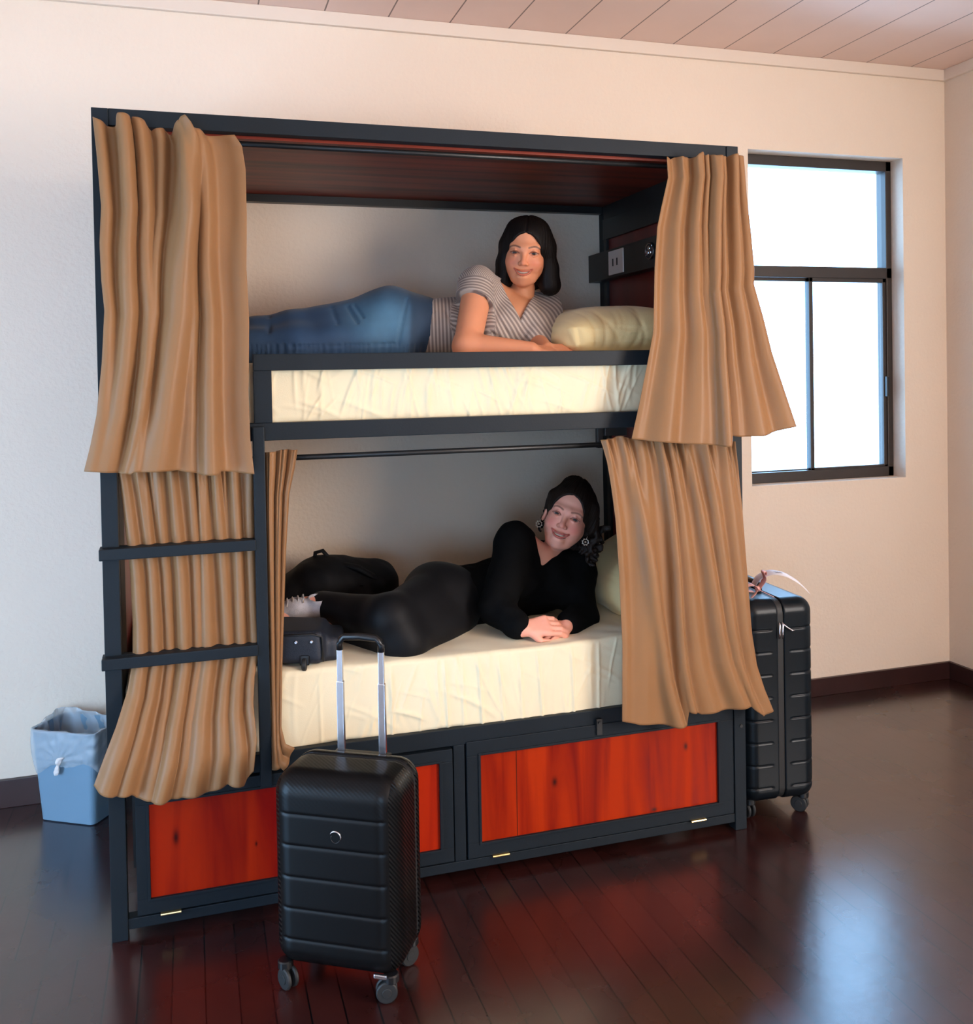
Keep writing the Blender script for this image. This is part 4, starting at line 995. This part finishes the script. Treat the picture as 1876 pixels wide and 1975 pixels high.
s.half((0, 0, MU-.002), (0, 0, -1)); V, Q = s.mesh(1); me = bpy.data.meshes.new('body'); fill(me, V-PO, Q); body = link('body', me, M_skin, PU)
base = np.array(lin(208, 138, 102)); C = np.tile(base, (len(V), 1)); C[:, 3] = 1
face_tint(hdU, V, base, lin(202, 104, 78), lin(170, 84, 66), lin(46, 24, 18), lin(38, 20, 16), C); paint(body, C)
def put_local(o, Or):
    o.data.transform(Matrix.Translation(-Vector(Or))); return o
n0 = set(bpy.data.objects); eyes(hdU, PU, (-.02, .02)); teeth(hdU, PU)
for o in set(bpy.data.objects)-n0: put_local(o, PO)
# striped top
M_shirt = mat('striped_knit', (1, 1, 1, 1), .8, var=.05, vscale=20, bump=.12, bscale=350, sheen=.2)
nt = M_shirt.node_tree; N = nt.nodes; K = nt.links
a = N.new('ShaderNodeAttribute'); a.attribute_name = 'tint'; sp = N.new('ShaderNodeSeparateXYZ'); K.new(a.outputs['Vector'], sp.inputs[0])
wv = mathn(N, K, 'SINE', mathn(N, K, 'MULTIPLY', sp.outputs[0], 2*PI/.0125)); wv = mathn(N, K, 'MULTIPLY_ADD', wv, 1.2, .6)
wv = mathn(N, K, 'MINIMUM', mathn(N, K, 'MAXIMUM', wv, 0), 1)
mx = N.new('ShaderNodeMix'); mx.data_type = 'RGBA'; K.new(wv, mx.inputs[0]); mx.inputs[6].default_value = lin(176, 160, 148); mx.inputs[7].default_value = lin(120, 106, 100)
vsc = [n for n in N if n.type == 'VECT_MATH' and n.operation == 'SCALE'][0]; K.new(mx.outputs[2], vsc.inputs[0])
s = Solid(axes_for([(.98, 1.56, .004)]), axes_for([(.14, .66, .005)]), axes_for([(1.62, 1.98, .004)]))
g = .013
def merge(sa, sb, k=.012):
    h = np.clip(.5+.5*(sa.D-sb.D)/k, 0, 1); sa.D = (sa.D*(1-h)+sb.D*h-k*h*(1-h)).astype(np.float32)
chain(s.cone, [U['pel'], U['wai'], U['che']], [.108+.004, .082+g, .105+g], .05)
s.ell(W(985, 618, .43), (.125+g, .10+g, .085+g), k=.04); s.ell(W(955, 632, .34), (.065, .06, .06), k=.04); s.ell(W(1028, 635, .36), (.060, .055, .055), k=.04)
chain(s.cone, [U['sl'], W(988, 588, .44), U['sr']], [.055+g, .046+g, .052+g], .03)
s.cone(U['sr'], U['er'], .054+g, .060, .03); s.ell(U['er'], (.058, .058, .055), k=.03)
slend = U['sl']+(el2-U['sl'])*.30; dl_ = (el2-U['sl']); dl_ /= np.linalg.norm(dl_)
sv = Solid(*s.ax); sv.cone(U['sl'], U['sl']+(el2-U['sl'])*.6, .058+g, .056+g, .03); sv.half(slend, dl_+np.array([-.28, 0, 0])); merge(s, sv)
wedge(s, W(1003, 622, .31), (0, 1), .42, .16, .11)
s.half(W(818, 600, .5), (-1, 0, .25)); s.half((0, 0, MU-.004), (0, 0, -1))
def shirt_wr(V):
    o = .0035*wob(V[:, 0], V[:, 1], V[:, 2], 28, 12)
    for (a_, b_, w_, am) in ((W(935, 575, .3), W(925, 640, .25), .010, -.010), (W(955, 610, .3), W(1000, 668, .25), .009, -.007), (W(860, 600, .35), W(900, 668, .3), .008, -.007), (W(835, 600, .35), W(862, 670, .3), .007, -.006), (W(1040, 600, .35), W(1000, 668, .28), .009, -.006), (W(880, 590, .35), W(915, 640, .3), .007, -.006), (W(945, 640, .3), W(985, 672, .3), .007, -.006)):
        d = b_-a_; L_ = d@d; p = V-a_; t = np.clip(p@d/L_, 0, 1); q = p-t[:, None]*d; q = q-np.outer(q@FW, FW)*.9
        o += am*np.exp(-(np.linalg.norm(q, axis=1)/w_)**2)
    return o
V, Q = s.mesh(2); V = V+vnormals(V, Q)*shirt_wr(V)[:, None]
me = bpy.data.meshes.new('striped_top'); fill(me, V-PO, Q); o = link('striped_top', me, M_shirt, PU)
ax_pts = [U['pel'], U['wai'], U['che'], W(1006, 560, .42)]; acc = np.zeros(len(V)); ws = np.zeros(len(V)); s0 = 0
for a_, b_ in zip(ax_pts[:-1], ax_pts[1:]):
    d = b_-a_; Ln = np.linalg.norm(d); d = d/Ln; t = (V-a_)@d; q = V-(a_+np.clip(t, 0, Ln)[:, None]*d); wt = 1/(np.linalg.norm(q, axis=1)**6+1e-9); acc += wt*(s0+t); ws += wt; s0 += Ln
c = acc/ws
da = np.array([np.linalg.norm(v) for v in (V-U['sl'])-np.outer(np.clip((V-U['sl'])@dl_, 0, 1), dl_)]); sl_m = (((V-U['sl'])@dl_ > .01) & (da < .085) & (V[:, 0] < W(945, 580, .35)[0]))
c = np.where(sl_m, (V-U['sl'])@dl_, c)
C = np.ones((len(V), 4)); C[:, 0] = c+1; paint(o, C)
# jeans
M_denim = mat('blue_denim', (1, 1, 1, 1), .75, var=.10, vscale=16, bump=.25, bscale=700, attr='tint', sheen=.15)
s = Solid(axes_for([(-.02, 1.10, .006)]), axes_for([(.28, .74, .006)]), axes_for([(1.62, 1.92, .005)]))
legs(s, .010); s.cone(U['pel'], U['wai'], .120, .102, .05); s.half(W(822, 620, .5), (1, 0, -.25)); s.half(W(402, 660, .5), (-1, 0, 0)); s.half((0, 0, MU-.004), (0, 0, -1))
def denim_wr(V):
    o = .003*wob(V[:, 0]*1.6, V[:, 1], V[:, 2], 18, 21); 
    for (a_, b_, w_, am) in ((W(637, 592, .42), W(652, 625, .40), .007, -.007), (W(668, 590, .42), W(690, 622, .40), .007, -.008), (W(682, 588, .42), W(700, 612, .40), .006, -.006), (W(512, 608, .42), W(520, 640, .40), .007, -.007), (W(784, 575, .36), W(768, 665, .36), .006, -.006),
                             (W(760, 664, .34), W(560, 668, .34), .006, -.005)):
        d = b_-a_; L_ = d@d; p = V-a_; t = np.clip(p@d/L_, 0, 1); q = p-t[:, None]*d; q = q-np.outer(q@FW, FW)*.9; o += am*np.exp(-(np.linalg.norm(q, axis=1)/w_)**2)
    low = V[:, 2] < W(600, 664, .36)[2]; o += np.where(low, .002*np.sin(V[:, 0]*330+3*np.sin(V[:, 0]*40)), 0)
    return o
V, Q = s.mesh(2); V = V+vnormals(V, Q)*denim_wr(V)[:, None]
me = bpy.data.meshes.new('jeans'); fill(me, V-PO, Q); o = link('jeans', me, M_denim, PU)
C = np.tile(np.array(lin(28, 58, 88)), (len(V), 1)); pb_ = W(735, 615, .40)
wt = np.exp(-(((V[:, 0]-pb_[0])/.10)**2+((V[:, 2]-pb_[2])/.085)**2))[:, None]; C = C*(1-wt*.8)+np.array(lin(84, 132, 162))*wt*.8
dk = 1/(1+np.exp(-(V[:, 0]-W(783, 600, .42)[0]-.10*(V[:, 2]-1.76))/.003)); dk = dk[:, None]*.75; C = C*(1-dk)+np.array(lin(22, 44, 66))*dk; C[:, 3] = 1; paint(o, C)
pk = W(737, 607, .375); bm = bmesh.new(); bm_disc(bm, pk-PO, CAM-pk, .005, .004, 12, .001); finish('rivet', bm, M_chrome, PU)
# hair, chin length, parted in the middle
M_hair = hair_mat('dark_brown_hair', (.006, .004, .0035, 1))
o0 = hdU.o
s = Solid(*[np.arange(o0[i]-.165, o0[i]+.165, .0035) for i in range(3)])
hdU.ell(s, (.004, -.020, .030), (.084, .106, .094), .02)
chain(lambda a, b, ra, rb, k: hdU.cone(s, a, b, ra, rb, k), [(-.030, .004, .070), (-.056, .004, .02), (-.068, .004, -.04), (-.069, .006, -.100)], [.040, .032, .027, .031], .02)
chain(lambda a, b, ra, rb, k: hdU.cone(s, a, b, ra, rb, k), [(.032, .004, .070), (.064, .0, .02), (.082, -.002, -.05), (.090, .0, -.104)], [.040, .033, .030, .037], .02)
hdU.ell(s, (.006, -.045, -.05), (.085, .055, .085), .03)
hdU.ell(s, (.001, .112, -.045), (.073, .098, .121), .003, 'cut')
def hair_d(hd, amp=.0015):
    def f(V):
        L = hd.l(V); th = np.arctan2(L[:, 0], L[:, 1]+.05); return amp*np.sin(th*60+3*np.sin(L[:, 2]*25))*np.clip((.03-L[:, 1])/.03, 0, 1)-.003*np.exp(-(L[:, 0]/.004)**2)*(L[:, 2] > .06)
    return f
V, Q = s.mesh(1); V = V+vnormals(V, Q)*hair_d(hdU)(V)[:, None]; me = bpy.data.meshes.new('hair'); fill(me, V-PO, Q); o = link('hair', me, M_hair, PU)
L_ = hdU.l(V); C = np.ones((len(V), 4)); C[:, 0] = np.arctan2(L_[:, 0], L_[:, 1]+.05)*.3+2; C[:, 1] = L_[:, 2]*3+2; paint(o, C)

# ---- woman on the lower bunk
hdL = Head(1091, 996, .32, math.radians(21), 1.10, turn=-.10, nod=.03)
PL = empty('person', (1.2, .4, ML), label='person in black sweater and black leggings lying on the lower bunk, hands folded', cat='person')
PO = np.array(PL.location)
U = dict(pel=W(845, 1165, .42), wai=W(935, 1150, .46), che=W(1045, 1112, .44), sl=W(995, 1048, .38), sr=W(1108, 1098, .42), el=W(958, 1172, .24), er=W(1122, 1188, .25),
         k1=W(752, 1192, .14), a1=W(622, 1168, .42), k2=W(775, 1238, .13), a2=W(655, 1215, .40))
wl = W(1004, 1212, .12); wr_ = W(1092, 1206, .15)
s = Solid(axes_for([(.44, 1.24, .008), (1.24, 1.42, .0034), (1.42, 1.70, .0022), (1.70, 1.76, .005)]), axes_for([(.02, .20, .0034), (.20, .36, .0023), (.36, .52, .005), (.52, .72, .009)]), axes_for([(.66, .80, .0034), (.80, .92, .006), (.92, 1.14, .0022), (1.14, 1.20, .006)]))
def legsL(s, g):
    s.ell(U['pel'], (.125+g, .13+g, .138+g), k=.05)
    chain(s.cone, [W(842, 1150, .40), U['k1'], U['a1']], [.095+g, .062+g, .040+g], .04)
    chain(s.cone, [W(862, 1195, .34), U['k2'], U['a2']], [.088+g, .060+g, .038+g], .04)
def torsoL(s, g):
    chain(s.cone, [U['pel'], U['wai'], U['che']], [.118+g, .100+g, .112+g], .05)
    chain(s.cone, [U['sl'], W(1054, 1080, .43), U['sr']], [.060+g, .046+g, .056+g], .03); s.cone(U['sl'], U['el'], .062+g, .050+g, .03); s.cone(U['el'], wl-(wl-U['el'])*.12*(g > 0), .048+g, .030+g, .02)
    s.cone(U['sr'], U['er'], .056+g, .046+g, .03); s.cone(U['er'], wr_-(wr_-U['er'])*.12*(g > 0), .044+g, .030+g, .02)
legsL(s, 0); torsoL(s, 0)
s.cone(W(1058, 1074, .42), hdL.w((0, -.042, -.055)), .044, .040, .006)
s.ell(W(1050, 1100, .42), (.07, .05, .045), k=.03)
face(hdL, s, jaw=1.0)
hand(s, wl+np.array([.012, -.004, 0]), (1, -.10, .05), (-.15, -.75, .75), .75, 1.02, -1)
hand(s, wr_, (-.9, -.35, -.12), (0, -.4, 1), .9, .92, 1)
s.cone(U['a1'], W(590, 1172, .40), .036, .030, .02); s.cone(W(590, 1172, .40), W(545, 1188, .38), .034, .022, .02)
s.cone(U['a2'], W(628, 1208, .37), .032, .028, .02)
s.half((0, 0, ML-.002), (0, 0, -1)); V, Q = s.mesh(1); me = bpy.data.meshes.new('body'); fill(me, V-PO, Q); body = link('body', me, M_skin, PL)
base = np.array(lin(228, 160, 138)); C = np.tile(base, (len(V), 1)); C[:, 3] = 1
face_tint(hdL, V, base, lin(206, 92, 84), lin(172, 78, 72), lin(110, 66, 52), lin(50, 24, 20), C); paint(body, C)
n0 = set(bpy.data.objects); eyes(hdL, PL, (.02, 0)); teeth(hdL, PL)
for o in set(bpy.data.objects)-n0: put_local(o, PO)
M_knit = mat('black_knit', (.0028, .0028, .003, 1), .9, var=.15, bump=.15, bscale=500, spec=.08)
s = Solid(axes_for([(1.02, 1.66, .0045)]), axes_for([(.03, .62, .005)]), axes_for([(.66, 1.14, .0045)]))
torsoL(s, .013); s.ell(W(1015, 1120, .34), (.065, .06, .06), k=.04); s.ell(W(1075, 1138, .34), (.06, .055, .055), k=.04); s.ell(W(1050, 1102, .42), (.08, .06, .050), k=.03)
wedge(s, W(1045, 1093, .33), (.44, .90), .62, .15, .12)
s.half(W(905, 1150, .4)-np.array([.11, 0, 0]), (-1, 0, .35)); s.half((0, 0, ML-.004), (0, 0, -1))
V, Q = s.mesh(2); V = V+vnormals(V, Q)*(.004*wob(V[:, 0], V[:, 1], V[:, 2], 26, 31)+.0015*wob(V[:, 0], V[:, 1], V[:, 2], 70, 33))[:, None]
me = bpy.data.meshes.new('sweater'); fill(me, V-PO, Q); link('sweater', me, M_knit, PL)
M_legg = mat('black_leggings', (.0035, .0035, .0045, 1), .6, var=.1, bump=.08, bscale=500, sheen=.03, spec=.2)
s = Solid(axes_for([(.60, 1.30, .006)]), axes_for([(.02, .62, .006)]), axes_for([(.64, .96, .006)]))
legsL(s, .008); s.cone(U['pel'], U['wai'], .123, .105, .05); s.half(W(925, 1150, .4), (1, 0, -.35)); s.half((0, 0, ML-.004), (0, 0, -1))
V, Q = s.mesh(2); V = V+vnormals(V, Q)*(.002*wob(V[:, 0], V[:, 1], V[:, 2], 24, 41))[:, None]
me = bpy.data.meshes.new('leggings'); fill(me, V-PO, Q); link('leggings', me, M_legg, PL)
# hair pulled back with loose curls
M_hair2 = hair_mat('dark_curly_hair', (.014, .008, .006, 1)); o0 = hdL.o
s = Solid(*[np.arange(o0[i]-.18, o0[i]+.18, .0035) for i in range(3)])
hdL.ell(s, (0, -.022, .034), (.084, .106, .090), .02); hdL.ell(s, (-.012, -.03, .105), (.046, .045, .034), .02); hdL.ell(s, (.03, -.05, -.03), (.075, .05, .08), .03)
hdL.cone(s, (-.066, .010, .050), (-.074, -.012, .0), .022, .012, .015); hdL.cone(s, (.064, .012, .055), (.084, -.010, -.01), .026, .026, .015)
hdL.ell(s, (-.002, .112, -.036), (.076, .100, .121), .003, 'cut')
rs = np.random.RandomState(3)
for i in range(38):
    c0 = np.array([rs.uniform(.060, .128), rs.uniform(-.08, .0), rs.uniform(-.10, .03)]); th = rs.uniform(0, 6); r_ = rs.uniform(.010, .018)
    pts = [c0+np.array([r_*math.cos(th+t*1.6), .4*r_*math.sin(t*2.0), r_*math.sin(th+t*1.6)-.010*t]) for t in range(5)]
    chain(lambda a, b, ra, rb, k: hdL.cone(s, a, b, ra, rb, k), pts, [.0065, .0065, .006, .005, .003], .003)
for i in range(6):
    c0 = np.array([rs.uniform(-.088, -.074), rs.uniform(-.03, .0), rs.uniform(-.06, -.01)]); th = rs.uniform(0, 6)
    pts = [c0+np.array([.007*math.cos(th+t*1.6), .003*math.sin(t*2.0), .008*math.sin(th+t*1.6)-.006*t]) for t in range(5)]
    chain(lambda a, b, ra, rb, k: hdL.cone(s, a, b, ra, rb, k), pts, [.003, .003, .003, .003, .002], .002)
V, Q = s.mesh(1); V = V+vnormals(V, Q)*hair_d(hdL, .0018)(V)[:, None]; me = bpy.data.meshes.new('hair'); fill(me, V-PO, Q); o = link('hair', me, M_hair2, PL)
L_ = hdL.l(V); C = np.ones((len(V), 4)); C[:, 0] = np.arctan2(L_[:, 0], L_[:, 1]+.05)*.3+2; C[:, 1] = L_[:, 2]*3+2; paint(o, C)
# earrings: small wheels of beads
for q in (-1, 1):
    bm = bmesh.new(); c = hdL.w((q*.083, .008, -.058)); rx, uz, fy = hdL.R[:, 0], hdL.R[:, 2], hdL.R[:, 1]
    bm_tube(bm, [c-PO+(rx*math.cos(t)+uz*math.sin(t))*.010 for t in np.linspace(0, 2*PI, 25)], .0014, 6)
    bm_disc(bm, c-PO, fy, .004, .003, 12)
    for t in np.linspace(0, 2*PI, 9)[:-1]: bm_disc(bm, c-PO+(rx*math.cos(t)+uz*math.sin(t))*.0115+fy*.001, fy, .0026, .003, 8)
    bm_tube(bm, [c-PO+uz*.010, c-PO+uz*.022], .0010, 6); finish('earring', bm, mat('silver_beads', (.7, .66, .6, 1), .3, 1.0) if q < 0 else MATS['silver_beads'], PL, True)
# trainer
M_shoe = mat('grey_white_trainer', lin(176, 172, 176), .6, var=.15, vscale=40, bump=.2, bscale=300); M_sole = mat('tan_sole', lin(170, 120, 96), .6)
def trainer(px0, py0, Y0, px1, py1, Y1, sc=1.0):
    h_ = W(px0, py0, Y0); t_ = W(px1, py1, Y1); d = t_-h_; ln = np.linalg.norm(d); d = d/ln; up = np.array([.55, -.25, .8]); up -= d*(up@d); up /= np.linalg.norm(up); sd = np.cross(up, d)
    c = (h_+t_)/2; root = empty('shoe', (0, 0, 0)); root.parent = PL
    box_ = [np.arange(min(h_[i], t_[i])-.09, max(h_[i], t_[i])+.09, .0035) for i in range(3)]
    s = Solid(*box_); s.cone(h_+up*.040, h_+d*ln*.5+up*.034, .034*sc, .034*sc, .02); s.cone(h_+d*ln*.5+up*.034, t_+up*.016, .036*sc, .022*sc, .02); s.cone(h_+up*.05+d*.01, h_+up*.068+d*.012, .032*sc, .032*sc, .01)
    s.cone(h_+up*.075+d*.012, h_+up*.13+d*.02, .025*sc, .035*sc, .003, 'cut'); s.half(h_+up*.008, -up)
    V, Q = s.mesh(1); me = bpy.data.meshes.new('shoe_upper'); fill(me, V-PO, Q); link('shoe_upper', me, M_shoe, root)
    s = Solid(*box_); s.cone(h_+up*.004, t_+up*.004, .034*sc, .030*sc, .004, flat=(up, .28)); V, Q = s.mesh(1); me = bpy.data.meshes.new('sole'); fill(me, V-PO, Q); link('sole', me, M_sole, root)
    for k in range(5):
        p = h_+d*(.060+k*.017)+up*(.082-.006*k)
        bm = bmesh.new(); bm_tube(bm, [Vector(p-PO-sd*.022-up*.012), Vector(p-PO-sd*.010+up*.002), Vector(p-PO+sd*.010+up*.002), Vector(p-PO+sd*.022-up*.012)], .0025, 6); finish('lace', bm, M_white, root, True)
    return root
trainer(612, 1194, .40, 522, 1190, .40)
trainer(650, 1205, .44, 575, 1208, .44, .8)
